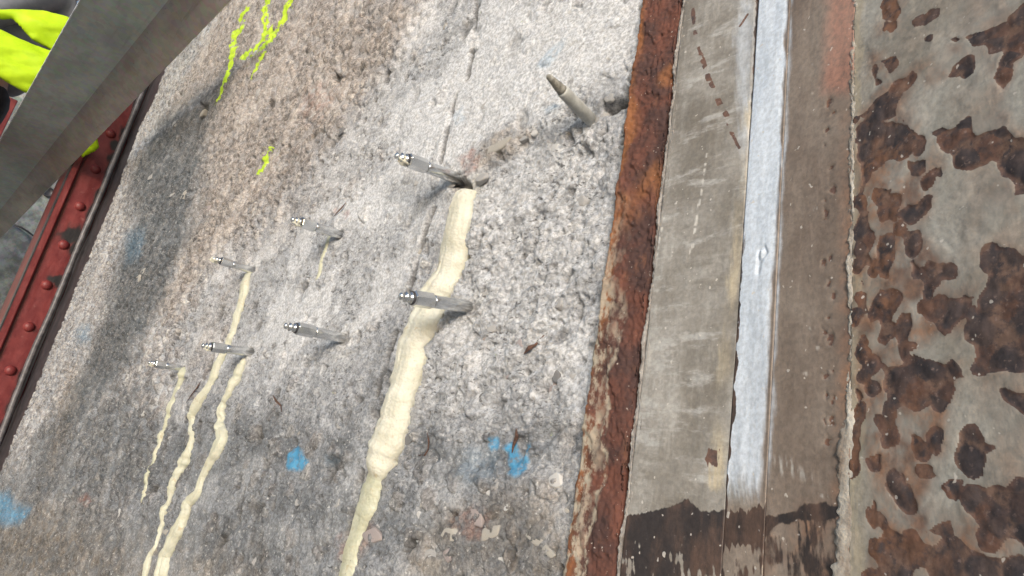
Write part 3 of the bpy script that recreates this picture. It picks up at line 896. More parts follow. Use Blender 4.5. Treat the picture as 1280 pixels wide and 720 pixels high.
def packer(b, t, label, k, smear):
    B = surf(*b)
    r = ray(*t)
    r = r / np.linalg.norm(r)
    a = np.stack([OUT, -r], 1)
    s, u = np.linalg.lstsq(a, -B, rcond=None)[0]
    T = r * u
    L = np.linalg.norm(T - B)
    ax = (T - B) / L
    root = thing('injection_packer', B, label, 'packer', 'injection packers in the wall')
    R = 0.0069 * k
    g = Geo()
    g.lathe(B - ax * 0.02, ax, [(0, R), (0.02 + L * 0.50, R), (0.02 + L * 0.515, R * 0.93)], 20)
    g.build('shaft', M['zinc'], root)
    g = Geo()
    H = R * 1.23
    g.lathe(B, ax, [(L * 0.512, R * 1.02), (L * 0.53, H), (L * 0.79, H), (L * 0.811, R * 0.98)], 6, (L * 997) % 1)
    g.build('hex_sleeve', M['zinc'], root, smooth=False, bevel=0.0004)
    g = Geo()
    g.lathe(B, ax, [(L * 0.822, R * 0.85), (L * 0.85, R * 0.85), (L * 0.855, R * 0.62), (L * 0.89, R * 0.62), (L * 0.90, R * 0.8), (L * 0.915, R * 0.8), (L * 0.925, R * 0.42), (L * 0.945, R * 0.36), (L * 0.955, R * 0.55), (L * 0.985, R * 0.55), (L, R * 0.25)], 16)
    g.build('grease_nipple', M['zinc'], root)
    if smear > 0.4:                                          # resin stuck to the nipple and collar
        bm = bmesh.new()
        bmesh.ops.create_icosphere(bm, subdivisions=3, radius=1.0)
        c = B + ax * L * (0.86 if smear < 1 else 0.95) + np.array([0.0, 0, -R * 0.35])
        vs = []
        for v in bm.verts:
            d = np.array(v.co) * (1 + 0.22 * math.sin(5 * v.co.x + 4 * v.co.z + L * 900) + 0.15 * math.sin(9 * v.co.y + 3))
            vs.append(c + d * R * np.array([0.85, 1.15, 0.85]) * (0.6 + 0.32 * smear))
        fs = [tuple(v.index for v in f.verts) for f in bm.faces]
        obj('resin_smear', vs, fs, M['foam'], root)
        bm.free()
    g = Geo()
    g.lathe(B, ax, [(L * 0.812, R * 1.02), (L * 0.823, R * 1.02)], 16)
    g.build('collar_seal', M['rubber'], root)
    return root, B, ax


packs = [packer(*p) for p in PACK]

B = surf(736, 147)
r = ray(684, 94)
r /= np.linalg.norm(r)
s, u = np.linalg.lstsq(np.stack([OUT, -r], 1), -B, rcond=None)[0]
T = r * u
L = np.linalg.norm(T - B)
ax = (T - B) / L
root = thing('plug', B, 'dull grey muddy plug with a tapered tip sticking out beside the rusty steel edge', 'plug')
g = Geo()
g.lathe(B - ax * 0.02, ax, [(0, 0.0063), (0.02 + L * 0.3, 0.0064), (0.02 + L * 0.62, 0.0062), (0.02 + L * 0.66, 0.0056)], 18)
g.build('shaft', M['coated'], root)
g = Geo()
g.lathe(B, ax, [(L * 0.655, 0.0054), (L * 0.70, 0.0047), (L * 0.74, 0.0049), (L * 0.80, 0.0042), (L * 0.90, 0.0033), (L * 0.97, 0.0028), (L, 0.0012)], 14)
g.build('tip', M['mud'], root)


# ------------------------------------------------------------------ foam and resin runs
def run(name, pts, label, cat, group=None, thick=0.42, lump=0.18, tail_from=None, seed=0, n_per=7, nc=17, wscale=1.0, base=0.0):
    """a bead of resin that follows the relief: pts = (px, py, width in px)"""
    c = []
    for px, py, wd in pts:
        p = on_wall(px, py)
        wv = np.linalg.norm(on_wall(px + wd * 0.5, py + wd * 0.14) - on_wall(px - wd * 0.5, py - wd * 0.14)) * 0.98
        c.append((p[0], p[2], wv, py))
    c = np.array(c)
    # resample
    t = np.arange(len(c))
    tt = np.linspace(0, len(c) - 1, (len(c) - 1) * n_per + 1)
    C_ = np.stack([np.interp(tt, t, c[:, k]) for k in range(4)], 1)
    ker = np.ones(5) / 5
    for k in range(3):
        C_[2:-2, k] = np.convolve(C_[:, k], ker, 'valid')
    m = len(C_)
    arc = np.concatenate([[0], np.cumsum(np.hypot(np.diff(C_[:, 0]), np.diff(C_[:, 1])))])
    tx, tz = np.gradient(C_[:, 0]), np.gradient(C_[:, 1])
    ln = np.hypot(tx, tz)
    nx, nz = -tz / ln, tx / ln
    ss = np.linspace(-1, 1, nc)
    w_s = arc / max(C_[:, 2].mean(), 1e-4)
    wid = C_[:, 2] * 0.5 * wscale * np.clip(1 + 1.3 * lump * fbm(w_s * (0.55 if wscale > 0.8 else 0.33), w_s * 0 + seed, 4, seed), 0.35, 1.8)
    side = C_[:, 2] * 0.10 * fbm(w_s * 0.6, w_s * 0 + 5 + seed, 3, seed + 3)
    A, Sg = np.meshgrid(np.arange(m), ss, indexing='ij')
    fray = 1 + 0.22 * fbm(w_s[A] * 1.3, np.sign(Sg) * 3.7, 5, seed + 5, 0.65)
    x = C_[A, 0] + nx[A] * (Sg * wid[A] * fray + side[A])
    z = C_[A, 1] + nz[A] * (Sg * wid[A] * fray + side[A])
    h = height(x, z)[0]
    hs = h.copy()
    hm = h.mean(axis=1, keepdims=True)
    prof = np.sqrt(np.clip(1 - Sg ** 2, 0, 1))
    body = wid[A] * 2 * thick * prof * (1 + 1.1 * lump * fbm(w_s[A] * 0.45, Sg * 1.5, 3, seed + 7))
    body = body * (1 + 0.14 * fbm(w_s[A] * 0.4, Sg * 3.0, 3, seed + 9))
    end = np.minimum(1, np.minimum(A, m - 1 - A) / 3.0)
    hh = hm * prof + hs * (1 - prof) + body * (0.25 + 0.75 * end) - 0.0022 * (1 - prof)
    tail = np.full_like(x, base) if tail_from is None else sstep(tail_from - 6, tail_from + 8, C_[A, 3])
    hh = hh - body * (tail - base) * 0.45
    co = np.stack([x.ravel(), WALL - hh.ravel(), z.ravel()], 1)
    o = obj(name, co, grid_faces(m, nc), M['foam'], loc=co[:, :].mean(0), attrs={'tail': tail.ravel()})
    sm = o.modifiers.new('back', 'SOLIDIFY')
    sm.thickness = 0.0025
    sm.offset = 0
    return tag(o, label, cat, group)


run('foam_run', RUN_PTS[0],
    'thick cream foam bead running down the broken concrete, thinner and greenish at its lower end', 'foam', None, 0.27, 0.09, 590, 3, 12, 31, 0.74)
DR = 'thin resin drips below the packers'
run('resin_drip', RUN_PTS[1],
    'long thin cream drip running down from the slim packer and passing behind the pale one', 'resin drip', DR, 0.36, 0.5, None, 11, 9, 17, 0.54, 0.6)
run('resin_drip', RUN_PTS[2],
    'widest of the thin resin drips, lumpy and cream, reaching the bottom below the pale packer', 'resin drip', DR, 0.38, 0.42, None, 12, 9, 17, 0.54, 0.6)
run('resin_drip', RUN_PTS[3],
    'faint broken drip below the small packer nearest the red column', 'resin drip', DR, 0.26, 0.5, 300, 13, 9, 17, 0.54, 0.6)
run('resin_drip', RUN_PTS[4],
    'shortest resin drip, hanging below the packer with the cream smeared hex', 'resin drip', DR, 0.26, 0.4, 200, 14, 9, 17, 0.54, 0.6)


# ------------------------------------------------------------------ steel column at the right
def plan(ratio_px, y):                                       # vertical edge: wall-plane x of the edge carried to depth y
    return np.array([ratio_px * y / WALL, y])


E0 = plan(-0.3195, 0.3885)
E1 = plan(-0.2745, 0.3860)
G0 = plan(-0.2715, 0.3835)
G1 = plan(-0.1995, 0.3815)
W1 = plan(-0.1740, 0.3745)
B1 = plan(-0.1275, 0.3590)
K1 = B1 + 0.26 * np.array([math.cos(math.radians(-27)), math.sin(math.radians(-27))])
Z0, Z1 = -0.13, 0.56
col_root = thing('steel_column', (-0.2, 0.39, GROUND), 'weathered steel column with rusty edge, white painted stripe and corroded right plate', 'column')


def plane_uv(px, py, P0, P1):                                # pixel -> (u along the strip in metres, z)
    d = (P1 - P0) / np.linalg.norm(P1 - P0)
    nrm = np.array([d[1], -d[0]])
    r = ray(px, py)
    t = (nrm @ P0) / (nrm @ r[:2])
    return float((r[:2] * t - P0) @ d), float(r[2] * t)


def strip(name, P0, P1, step, fields, label=None, mat='paint', back=0.010):
    Lu = np.linalg.norm(P1 - P0)
    d = (P1 - P0) / Lu
    nrm = np.array([d[1], -d[0]])                            # towards the camera
    us = np.linspace(0, Lu, max(6, int(Lu / step)))
    zs = np.concatenate([np.linspace(GROUND, Z0 - 0.01, 24), np.arange(Z0, Z1, step * 1.05), np.linspace(Z1 + 0.01, 2.2, 24)])
    U, Zg = np.meshgrid(us, zs, indexing='ij')
    u, z = U.ravel(), Zg.ravel()

    def uv(pts):
        return np.array([plane_uv(p[0], p[1], P0, P1) for p in pts])
    disp, att, shift = fields(u, z, Lu, uv)
    xy = P0[None] + d[None] * (u + shift)[:, None] + nrm[None] * disp[:, None]
    co = np.stack([xy[:, 0], xy[:, 1], z], 1)
    fc = grid_faces(len(us), len(zs))
    # plate thickness behind
    nu, nv = U.shape
    P = len(co)
    loop = np.array([i * nv for i in range(nu)] + [(nu - 1) * nv + j for j in range(1, nv)] + [i * nv + nv - 1 for i in range(nu - 2, -1, -1)] + [j for j in range(nv - 2, 0, -1)])
    bk = co[loop].copy()
    bk[:, :2] -= nrm * back
    nb = len(loop)
    k = np.arange(nb)
    side = np.stack([loop, P + k, P + (k + 1) % nb, loop[(k + 1) % nb]], 1)
    co = np.concatenate([co, bk])
    fc = np.concatenate([fc, side])[:, ::-1]
    att = {a: np.concatenate([b, np.zeros(nb)]) for a, b in att.items()}
    o = obj(name, co, fc, M[mat], col_root, attrs=att)
    if label:
        o['label'] = label
    return o


def zero(u):
    return {k: np.zeros_like(u) for k in ('rust', 'dark', 'white', 'cream', 'brown', 'pink', 'scratch', 'olive', 'stain', 'rim', 'orange', 'core', 'cell', 'cellr')}


def f_edge(u, z, Lu, uv):
    s = u / Lu
    n1 = fbm(u * 40, z * 18, 5, 301)
    fl = sstep(0.02, 0.10, fbm(u * 45 + 3, z * 22, 4, 311))
    disp = 0.0022 * n1 + 0.0016 * fl + 0.0008 * gnoise(u * 260, z * 260, 312)
    crust = sstep(0.45, 0.12, s + 0.25 * n1) * sstep(0.30, 0.12, z)
    crust = np.maximum(crust, 0.9 * sstep(0.10, 0.02, np.abs(s - 0.42 + 0.3 * n1)) * sstep(0.26, 0.05, z))
    orange = sstep(0.30, 0.02, s + 0.35 * n1) * 0.8
    orange = np.maximum(orange, 0.7 * sstep(0.03, 0.0, np.abs(z - 0.25 + 0.03 * n1)))
    q = uv([(836, 95)])[0]
    orange = np.maximum(orange, 0.6 * sstep(0.016, 0.006, np.hypot(u - q[0], z - q[1]) + 0.004 * n1))
    shift = 0.0022 * fbm(z * 30, z * 0 + 2, 4, 330) * np.where(s < 0.02, 1, 0) + (s > 0.97) * (0.004 * fbm(z * 18, z * 0, 4, 331) - 0.002)
    return disp, dict(crust=crust, orange=orange), shift


strip('rusty_edge', E0, E1, 0.0009, f_edge, 'thick flaking rust along the edge beside the concrete', 'rust_edge', 0.03)

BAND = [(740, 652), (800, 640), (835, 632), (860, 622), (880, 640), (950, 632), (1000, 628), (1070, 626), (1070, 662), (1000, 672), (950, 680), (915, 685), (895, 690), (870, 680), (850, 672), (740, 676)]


def brushed(uu, zz, seed, ang=0.25):                         # slanted brush-hair pattern
    return fbm(uu * 420 + zz * 60, zz * 45, 3, seed)


def f_grey(u, z, Lu, uv):
    a = zero(u)
    n1 = fbm(u * 60, z * 60, 4, 401)
    br = brushed(u, z, 402)
    w1 = 0.0025 * n1 + 0.003 * br
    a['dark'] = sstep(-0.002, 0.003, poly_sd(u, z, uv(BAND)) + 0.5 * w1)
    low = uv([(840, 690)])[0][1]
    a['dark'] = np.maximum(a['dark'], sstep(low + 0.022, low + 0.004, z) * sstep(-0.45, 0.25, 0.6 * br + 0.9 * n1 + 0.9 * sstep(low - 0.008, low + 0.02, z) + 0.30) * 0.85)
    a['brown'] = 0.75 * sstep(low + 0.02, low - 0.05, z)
    cr = line_d(u, z, uv([(940, 130), (930, 230), (925, 300), (915, 400), (905, 500), (895, 600)]))
    a['cream'] = 0.9 * sstep(0.008, 0.002, cr + 0.8 * w1) * sstep(-0.5, 0.3, fbm(u * 20, z * 9, 3, 404))
    # line of small rust ticks
    tick = line_d(u, z, uv([(866, 12), (868, 40), (873, 60), (879, 78), (886, 98), (893, 112), (899, 128), (908, 145), (912, 160), (924, 185)]))
    a['rust'] = 0.9 * sstep(0.0026, 0.0012, tick + 0.0016 * n1) * sstep(-0.3, 0.1, gnoise(z * 150, u * 40, 405))
    t2 = line_d(u, z, uv([(925, 32), (934, 18)]))
    a['rust'] = np.maximum(a['rust'], 0.8 * sstep(0.002, 0.0008, t2))
    rp = poly_sd(u, z, uv([(872, 575), (885, 558), (902, 560), (902, 585), (890, 590)])) + 0.004 * br
    a['rust'] = np.maximum(a['rust'], 0.8 * sstep(0, 0.004, rp))
    a['orange'] = np.full_like(u, 0.25)
    for ln in ([(884, 188), (880, 215), (876, 245), (870, 280), (865, 320)], [(873, 255), (868, 290), (862, 318)], [(830, 272), (824, 300), (820, 330)], [(850, 28), (850, 60)]):
        d = line_d(u, z, uv(ln))
        a['scratch'] = np.maximum(a['scratch'], 0.75 * sstep(0.0011, 0.0004, d) * sstep(-0.15, 0.1, gnoise(z * 220, u * 200, 407)))
    spr = sstep(-0.008, 0.008, poly_sd(u, z, uv([(925, 0), (946, 0), (944, 60), (935, 200), (928, 250), (915, 40)])) + w1)
    a['white'] = 0.45 * spr
    gx = line_d(u, z, uv([(946, 0), (938, 180), (932, 300), (930, 360), (926, 420), (921, 500), (914, 600)]))
    disp = 0.0006 * fbm(u * 35, z * 14, 4, 410) + 0.0003 * n1
    lw = sstep(0.30, 0.12, z)
    disp = disp - 0.0025 * sstep(0.0016, 0.0004, gx - 0.0009 * lw)
    a['dark'] = np.maximum(a['dark'], 0.95 * sstep(0.0016, 0.0006, gx - 0.0014 * lw + 0.0009 * gnoise(z * 120, u * 90, 411)))
    return disp, a, np.zeros_like(u)


strip('grey_plate', G0, G1, 0.0009, f_grey, 'dull grey painted plate left of the white stripe')


def f_white(u, z, Lu, uv):
    a = zero(u)
    s = u / Lu
    br = brushed(u, z, 422)
    n1 = fbm(u * 60, z * 40, 4, 421)
    end = uv([(940, 628)])[0][1]
    a['white'] = sstep(1.02, 0.80, s + 0.07 * n1 + 0.05 * br) * sstep(end - 0.010, end + 0.022, z + 0.010 * br) * (0.70 + 0.30 * sstep(0.08, 0.30, z + 0.03 * n1))
    a['brown'] = np.maximum(sstep(0.0, 1.0, s), sstep(end + 0.004, end - 0.006, z))
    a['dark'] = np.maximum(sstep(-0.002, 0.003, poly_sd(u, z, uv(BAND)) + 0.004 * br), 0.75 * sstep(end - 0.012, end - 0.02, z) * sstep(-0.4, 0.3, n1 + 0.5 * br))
    chip = poly_sd(u, z, uv([(949, 312), (957, 306), (960, 315), (952, 325), (948, 340)])) + 0.002 * n1
    gx = s + 0.10 * fbm(z * 60, s * 2, 3, 423)
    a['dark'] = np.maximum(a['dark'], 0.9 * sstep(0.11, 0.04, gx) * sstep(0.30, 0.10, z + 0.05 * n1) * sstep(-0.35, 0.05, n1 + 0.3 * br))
    disp = 0.0007 * fbm(u * 50, z * 10, 4, 424) + 0.0012 * sstep(0.0, 0.003, chip) - 0.0012 * sstep(-0.002, 0.0, chip) * sstep(0.003, 0, chip)
    disp = disp + 0.0006 * sstep(0.9, 1.0, s) + 0.0007 * a['white']
    return disp, a, np.zeros_like(u)


strip('white_stripe', G1, W1, 0.0008, f_white, 'bluish white painted stripe on the bevelled edge')


def f_brown(u, z, Lu, uv):
    a = zero(u)
    s = u / Lu
    br = brushed(u, z, 432)
    n1 = fbm(u * 45, z * 45, 4, 431)
    a['brown'] = np.ones_like(u)
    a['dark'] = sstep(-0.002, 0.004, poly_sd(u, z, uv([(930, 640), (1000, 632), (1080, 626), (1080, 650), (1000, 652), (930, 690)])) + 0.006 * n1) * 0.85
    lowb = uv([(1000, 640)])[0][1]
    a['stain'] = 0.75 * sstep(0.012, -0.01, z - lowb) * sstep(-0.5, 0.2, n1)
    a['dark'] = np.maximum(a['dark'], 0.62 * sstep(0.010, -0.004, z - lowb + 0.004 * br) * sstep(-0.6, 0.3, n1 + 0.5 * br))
    endb = uv([(950, 625)])[0][1]
    a['white'] = 0.62 * sstep(0.0060, -0.0015, u + 0.0022 * n1 + 0.0012 * br) * sstep(endb - 0.01, endb + 0.03, z)
    a['pink'] = 0.62 * sstep(-0.007, 0.006, poly_sd(u, z, uv([(1037, -40), (1078, -40), (1075, 50), (1064, 116), (1028, 114), (1034, 60)])) + 0.003 * n1)
    sc = sstep(-0.003, 0.003, poly_sd(u, z, uv([(966, 572), (985, 575), (1015, 592), (1022, 605), (1000, 600), (976, 592)])) + 0.002 * n1)
    a['scratch'] = 0.55 * sc * sstep(0.02, 0.35, br)
    for px, py in ((1012, 82), (1018, 115), (1020, 261), (1022, 435), (1015, 410), (1008, 467), (1030, 620)):
        q = uv([(px, py)])[0]
        d = np.hypot(u - q[0], (z - q[1]) * 1.8)
        a['scratch'] = np.maximum(a['scratch'], 0.5 * sstep(0.003, 0.001, d) * sstep(0.0, 0.3, br))
    for i, py in enumerate((128, 139, 165, 178, 214, 232, 255, 262, 301, 318, 332, 352, 371, 398, 412, 425, 460, 474, 489, 505, 521, 530, 548)):
        q = uv([(1036 + 6 * math.sin(i * 1.7), py + 5 * math.sin(i * 2.9))])[0]
        d = np.hypot(u - q[0], (z - q[1]) * (0.5 + 0.5 * ((i * 37) % 7) / 7)) + 0.0016 * gnoise(u * 420, z * 420, 434) + 0.0007 * ((i * 53) % 5) / 2
        a['rust'] = np.maximum(a['rust'], 0.7 * sstep(0.0032, 0.001, d))
    st = sstep(0.75, 1.0, s + 0.1 * n1) * sstep(0.30, 0.20, z)
    a['stain'] = np.maximum(a['stain'], 0.8 * st)
    a['orange'] = np.full_like(u, 0.5)
    disp = 0.0006 * fbm(u * 40, z * 12, 4, 435) - 0.0010 * a['rust']
    return disp, a, np.zeros_like(u)


strip('brown_plate', W1, B1, 0.0008, f_brown, 'brown primed plate between white stripe and pale weld')

RUSTS = [
    [(1105, -30), (1124, -30), (1126, 12), (1122, 24), (1104, 26), (1103, 14)], [(1108, 27), (1121, 27), (1120, 36), (1115, 40), (1109, 34)],
    [(1146, 30), (1146, 24), (1155, 14), (1164, 14), (1173, 12), (1172, 20), (1162, 26), (1153, 30)], [(1150, 50), (1155, 46), (1166, 44), (1160, 52), (1153, 56)],
    [(1100, 80), (1108, 70), (1122, 69), (1124, 80), (1115, 90), (1103, 88)], [(1090, 85), (1098, 90), (1102, 100), (1096, 105), (1091, 100)],
    [(1075, 145), (1085, 130), (1105, 120), (1120, 105), (1138, 90), (1145, 98), (1137, 112), (1122, 130), (1120, 145), (1100, 152), (1078, 160)],
    [(1188, 80), (1200, 73), (1215, 72), (1221, 82), (1205, 100), (1196, 105), (1187, 95)],
    [(1186, 50), (1195, 42), (1212, 39), (1240, 38), (1258, 24), (1300, 6), (1300, 65), (1268, 80), (1270, 90), (1262, 105), (1255, 112), (1245, 110), (1240, 100), (1248, 85), (1250, 70), (1240, 58), (1218, 60), (1208, 52), (1190, 55)],
    [(1168, 168), (1180, 155), (1195, 155), (1210, 148), (1218, 158), (1240, 164), (1270, 165), (1300, 170), (1300, 245), (1270, 243), (1262, 232), (1258, 220), (1245, 212), (1238, 205), (1225, 213), (1205, 216), (1192, 212), (1188, 200), (1180, 188), (1170, 178)],
    [(1074, 150), (1120, 148), (1148, 160), (1152, 178), (1132, 200), (1108, 205), (1090, 215), (1078, 250), (1072, 240)],
    [(1130, 200), (1160, 196), (1158, 210), (1140, 216)], [(1160, 210), (1170, 203), (1181, 206), (1176, 219), (1164, 221)],
    [(1092, 232), (1120, 230), (1128, 255), (1122, 275), (1104, 278), (1094, 265)], [(1072, 255), (1088, 258), (1092, 300), (1090, 330), (1074, 335), (1068, 300)],
    [(1135, 255), (1158, 242), (1166, 256), (1158, 270), (1140, 278), (1128, 270)], [(1125, 290), (1150, 282), (1153, 300), (1140, 316), (1126, 308)], [(1098, 290), (1120, 288), (1122, 320), (1112, 345), (1100, 350), (1094, 330)],
    [(1150, 335), (1180, 322), (1194, 332), (1190, 350), (1170, 360), (1150, 352)], [(1135, 325), (1145, 322), (1148, 345), (1138, 350)],
    [(1222, 322), (1230, 303), (1240, 297), (1250, 300), (1252, 310), (1264, 320), (1300, 325), (1300, 458), (1265, 462), (1252, 465), (1230, 472), (1218, 465), (1216, 455), (1224, 445), (1212, 435), (1200, 425), (1207, 405), (1225, 385), (1230, 360), (1232, 345)],
    [(1150, 392), (1158, 385), (1175, 374), (1198, 370), (1206, 360), (1222, 368), (1216, 382), (1200, 402), (1190, 412), (1165, 412), (1156, 408)], [(1208, 385), (1222, 384), (1224, 398), (1212, 400)],
    [(1096, 362), (1120, 360), (1118, 388), (1100, 390)], [(1098, 392), (1118, 395), (1122, 415), (1116, 440), (1104, 446), (1096, 430)], [(1126, 388), (1144, 384), (1141, 410), (1136, 428), (1124, 436), (1122, 410)],
    [(1070, 365), (1084, 362), (1086, 390), (1080, 400), (1072, 395)], [(1068, 412), (1082, 410), (1084, 440), (1078, 462), (1068, 450)],
    [(1100, 455), (1128, 450), (1165, 450), (1190, 455), (1199, 466), (1192, 480), (1187, 500), (1180, 512), (1155, 513), (1135, 508), (1112, 505), (1102, 490)],
    [(1254, 500), (1258, 486), (1268, 484), (1300, 488), (1300, 522), (1272, 512), (1260, 508)],
    [(1060, 512), (1078, 505), (1081, 540), (1075, 572), (1072, 595), (1064, 604), (1054, 592), (1050, 572)],
    [(1097, 520), (1118, 512), (1126, 530), (1122, 560), (1108, 568), (1096, 550)], [(1134, 540), (1146, 536), (1160, 556), (1152, 572), (1140, 565)],
    [(1192, 540), (1187, 560), (1185, 572), (1190, 585), (1200, 595), (1215, 602), (1230, 598), (1234, 580), (1240, 560), (1230, 548), (1222, 540), (1215, 534), (1203, 536)],
    [(1185, 600), (1200, 600), (1204, 620), (1195, 632), (1185, 625), (1183, 610)],
    [(1100, 605), (1120, 600), (1140, 603), (1142, 625), (1134, 645), (1122, 640), (1104, 618)], [(1150, 580), (1168, 575), (1174, 592), (1164, 604), (1152, 598)],
    [(1084, 645), (1105, 640), (1112, 660), (1088, 662)], [(1155, 655), (1190, 648), (1190, 672), (1165, 676), (1152, 668)],
    [(1206, 606), (1225, 603), (1262, 606), (1300, 598), (1300, 690), (1270, 680), (1240, 690), (1215, 680), (1222, 655), (1205, 640)],
    [(1094, 665), (1120, 660), (1150, 680), (1190, 672), (1230, 690), (1300, 690), (1300, 740), (1180, 740), (1150, 715), (1110, 740), (1092, 740)]]
STAINS = [
    [(1068, 140), (1110, 100), (1140, 78), (1190, 70), (1190, 102), (1150, 104), (1130, 135), (1160, 160), (1182, 205), (1168, 255), (1158, 300), (1195, 325), (1190, 355), (1215, 350), (1232, 330), (1240, 400), (1205, 425), (1160, 418), (1140, 440), (1105, 452), (1066, 440)],
    [(1094, 452), (1130, 446), (1200, 452), (1200, 480), (1188, 516), (1135, 516), (1130, 535), (1165, 550), (1178, 590), (1165, 610), (1145, 606), (1145, 640), (1205, 640), (1205, 602), (1300, 594), (1300, 745), (1090, 745)],
    [(1225, 470), (1240, 470), (1238, 510), (1222, 512)], [(1105, -20), (1128, -20), (1130, 40), (1100, 44)], [(1085, 66), (1126, 64), (1128, 92), (1088, 108)],
    [(1186, 58), (1215, 60), (1240, 70), (1230, 80), (1190, 70)]]


def f_corroded(u, z, Lu, uv):
    a = zero(u)
    n1 = fbm(u * 45, z * 45, 5, 501)
    n2 = gnoise(u * 240, z * 240, 502)
    uw = u + 0.0026 * fbm(u * 55, z * 55, 3, 530)
    zw = z + 0.0026 * fbm(u * 55, z * 55, 3, 535)
    cd, cid = worley(uw * 88, zw * 80, 550)
    lob = (0.50 - cd) * 0.0085
    a['olive'] = np.ones_like(u)
    sd = np.full_like(u, -1.0)
    for p in RUSTS:
        q = uv(p)
        m = (u > q[:, 0].min() - .02) & (u < q[:, 0].max() + .02) & (z > q[:, 1].min() - .02) & (z < q[:, 1].max() + .02)
        if m.any():
            sd[m] = np.maximum(sd[m], poly_sd(uw[m], zw[m], q))
    sd = sd + 0.75 * lob - 0.0006 + 0.0004 * n2
    # beyond what the photograph shows the plate stays patchy
    qr = uv([(1290, 360)])[0]
    far = np.maximum(sstep(qr[0] - 0.01, qr[0] + 0.01, u), np.maximum(sstep(0.44, 0.47, z), sstep(-0.06, -0.09, z)))
    sd = np.maximum(sd, far * (fbm(u * 22, z * 22, 5, 520) - 0.22) * 0.02)
    # nearly continuous scale along the weld and across the foot
    left = poly_sd(uw, zw, uv([(1070, 150), (1120, 140), (1150, 170), (1165, 215), (1150, 290), (1195, 340), (1190, 405), (1140, 440), (1200, 470), (1175, 590), (1145, 640), (1205, 645), (1300, 610), (1300, 760), (1085, 760), (1090, 600), (1068, 480)]))
    lf = sstep(-0.004, 0.004, left)
    sd = np.maximum(sd, np.where(lf > 0, np.where(((cid * 31.7) % 1.0) < 0.52 * lf, lob - 0.0004 + 0.0005 * n2, -0.01), -1))
    a['core'] = np.clip(sstep(0.0004, 0.0036, sd + 0.002 * fbm(u * 80, z * 80, 4, 541)) * (0.45 + 0.9 * ((cid * 57.3) % 1.0)), 0, 1)
    a['cell'] = (cid * 23.7) % 1.0
    a['cellr'] = cd
    a['rust'] = sstep(-0.0004, 0.0008, sd)
    a['rim'] = 0.4 * sstep(0.0018, 0.0005, np.abs(sd + 0.0012)) * sstep(-0.2, 0.3, gnoise(u * 60, z * 60, 503))
    ss_ = np.full_like(u, -1.0)
    for p in STAINS:
        ss_ = np.maximum(ss_, poly_sd(u, z, uv(p)))
    ss_ = ss_ + 0.006 * n1
    a["stain"] = 0.62 * sstep(-0.004, 0.006, ss_) + 0.15 * sstep(-0.3, 0.5, fbm(u * 12, z * 12, 3, 504))
    a['stain'] = np.maximum(a['stain'], 0.5 * sstep(-0.005, -0.0005, sd + 0.002 * n1) * sstep(0.05, 0.09, u))
    a['stain'] = np.maximum(a['stain'], 0.95 * lf * sstep(-0.75, -0.3, fbm(u * 30, z * 26, 4, 508)))
    a['stain'] = np.clip(a['stain'], 0, 1)
    or1 = sstep(0.07, 0.02, u + 0.012 * n1)
    a['orange'] = np.clip(0.05 + 0.75 * or1, 0, 1) * sstep(-0.4, 0.2, fbm(u * 28, z * 28, 3, 506))
    a['cream'] = 0.7 * sstep(0.014, 0.004, u + 0.003 * n1)
    lowz = uv([(1180, 690)])[0]
    sc = sstep(-0.002, 0.003, poly_sd(u, z, uv([(1110, 690), (1130, 692), (1150, 698), (1172, 702), (1178, 722), (1150, 712), (1120, 700)])) + 0.003 * n1)
    a['pink'] = 0.6 * sc
    disp = 0.0005 * fbm(u * 20, z * 20, 3, 505) - a['rust'] * (0.0004 - 0.0022 * np.clip(0.5 - cd, 0, 1) * ((cid * 7.7) % 1.0) + 0.0007 * fbm(u * 90, z * 90, 4, 507)) + 0.0004 * sstep(0.0030, 0.0006, np.abs(sd + 0.0010)) * sstep(-0.1, 0.3, n1)
    return disp, a, np.zeros_like(u)


strip('corroded_plate', B1, K1, 0.00085, f_corroded, 'corroded plate with dark rust pits through olive grey paint', 'paint', 0.012)


def bead(name, P, width, thick, mat, seed, wob=0.0015, foot=0.0):
    zs = np.concatenate([np.linspace(GROUND, Z0, 10), np.arange(Z0 + 0.004, Z1, 0.0011), np.linspace(Z1 + 0.01, 2.2, 12)])
    nc = 11
    th = np.linspace(0, math.pi, nc)
    Zg, Tg = np.meshgrid(zs, th, indexing='ij')
    r = (0.9 + 0.75 * fbm(Zg * 70, Tg * 0.8, 5, seed, 0.65) + 0.45 * gnoise(Zg * 330, Tg * 2.0, seed + 3))
    r = np.clip(r, 0.12, 2.2)
    ft = foot * sstep(0.085, 0.03, Zg + 0.012 * fbm(Zg * 30, Zg * 0, 3, seed + 8))
    r = r * (1 - 0.5 * np.minimum(ft, 1)) + 0.5 * np.minimum(ft, 1)
    side = wob * 2 * fbm(Zg * 14, Zg * 0, 4, seed + 5)
    x = P[0] + side + np.cos(Tg) * width * 0.5 * r * (1 + ft)
    y = P[1] - np.sin(Tg) * thick * r
    co = np.stack([x.ravel(), y.ravel(), Zg.ravel()], 1)
    return obj(name, co, grid_faces(len(zs), nc), M[mat], col_root)


bead('weld_bead', (E1 + G0) / 2 + np.array([0.0006, 0.001]), 0.0034, 0.0030, 'weld', 601, 0.0022)['label'] = 'cracked grey weld along the rusty edge'
bead('weld_bead', (E1 + G0) / 2 + np.array([0.0050, 0.001]), 0.0016, 0.0022, 'weld', 641, 0.0018)
bead('weld_bead', B1 + np.array([0.0, 0.0012]), 0.0046, 0.0016, 'weld_pale', 621, 0.0014, 2.0)['label'] = 'pale flaking weld beside the corroded plate'
# the hidden return of the column behind its plates
g = Geo()
g.box((E0[0] + 0.004, 0.42, GROUND), (K1[0] - 0.02, 0.66, 2.2))
g.build('back_web', M['rust_edge'], col_root, smooth=False)

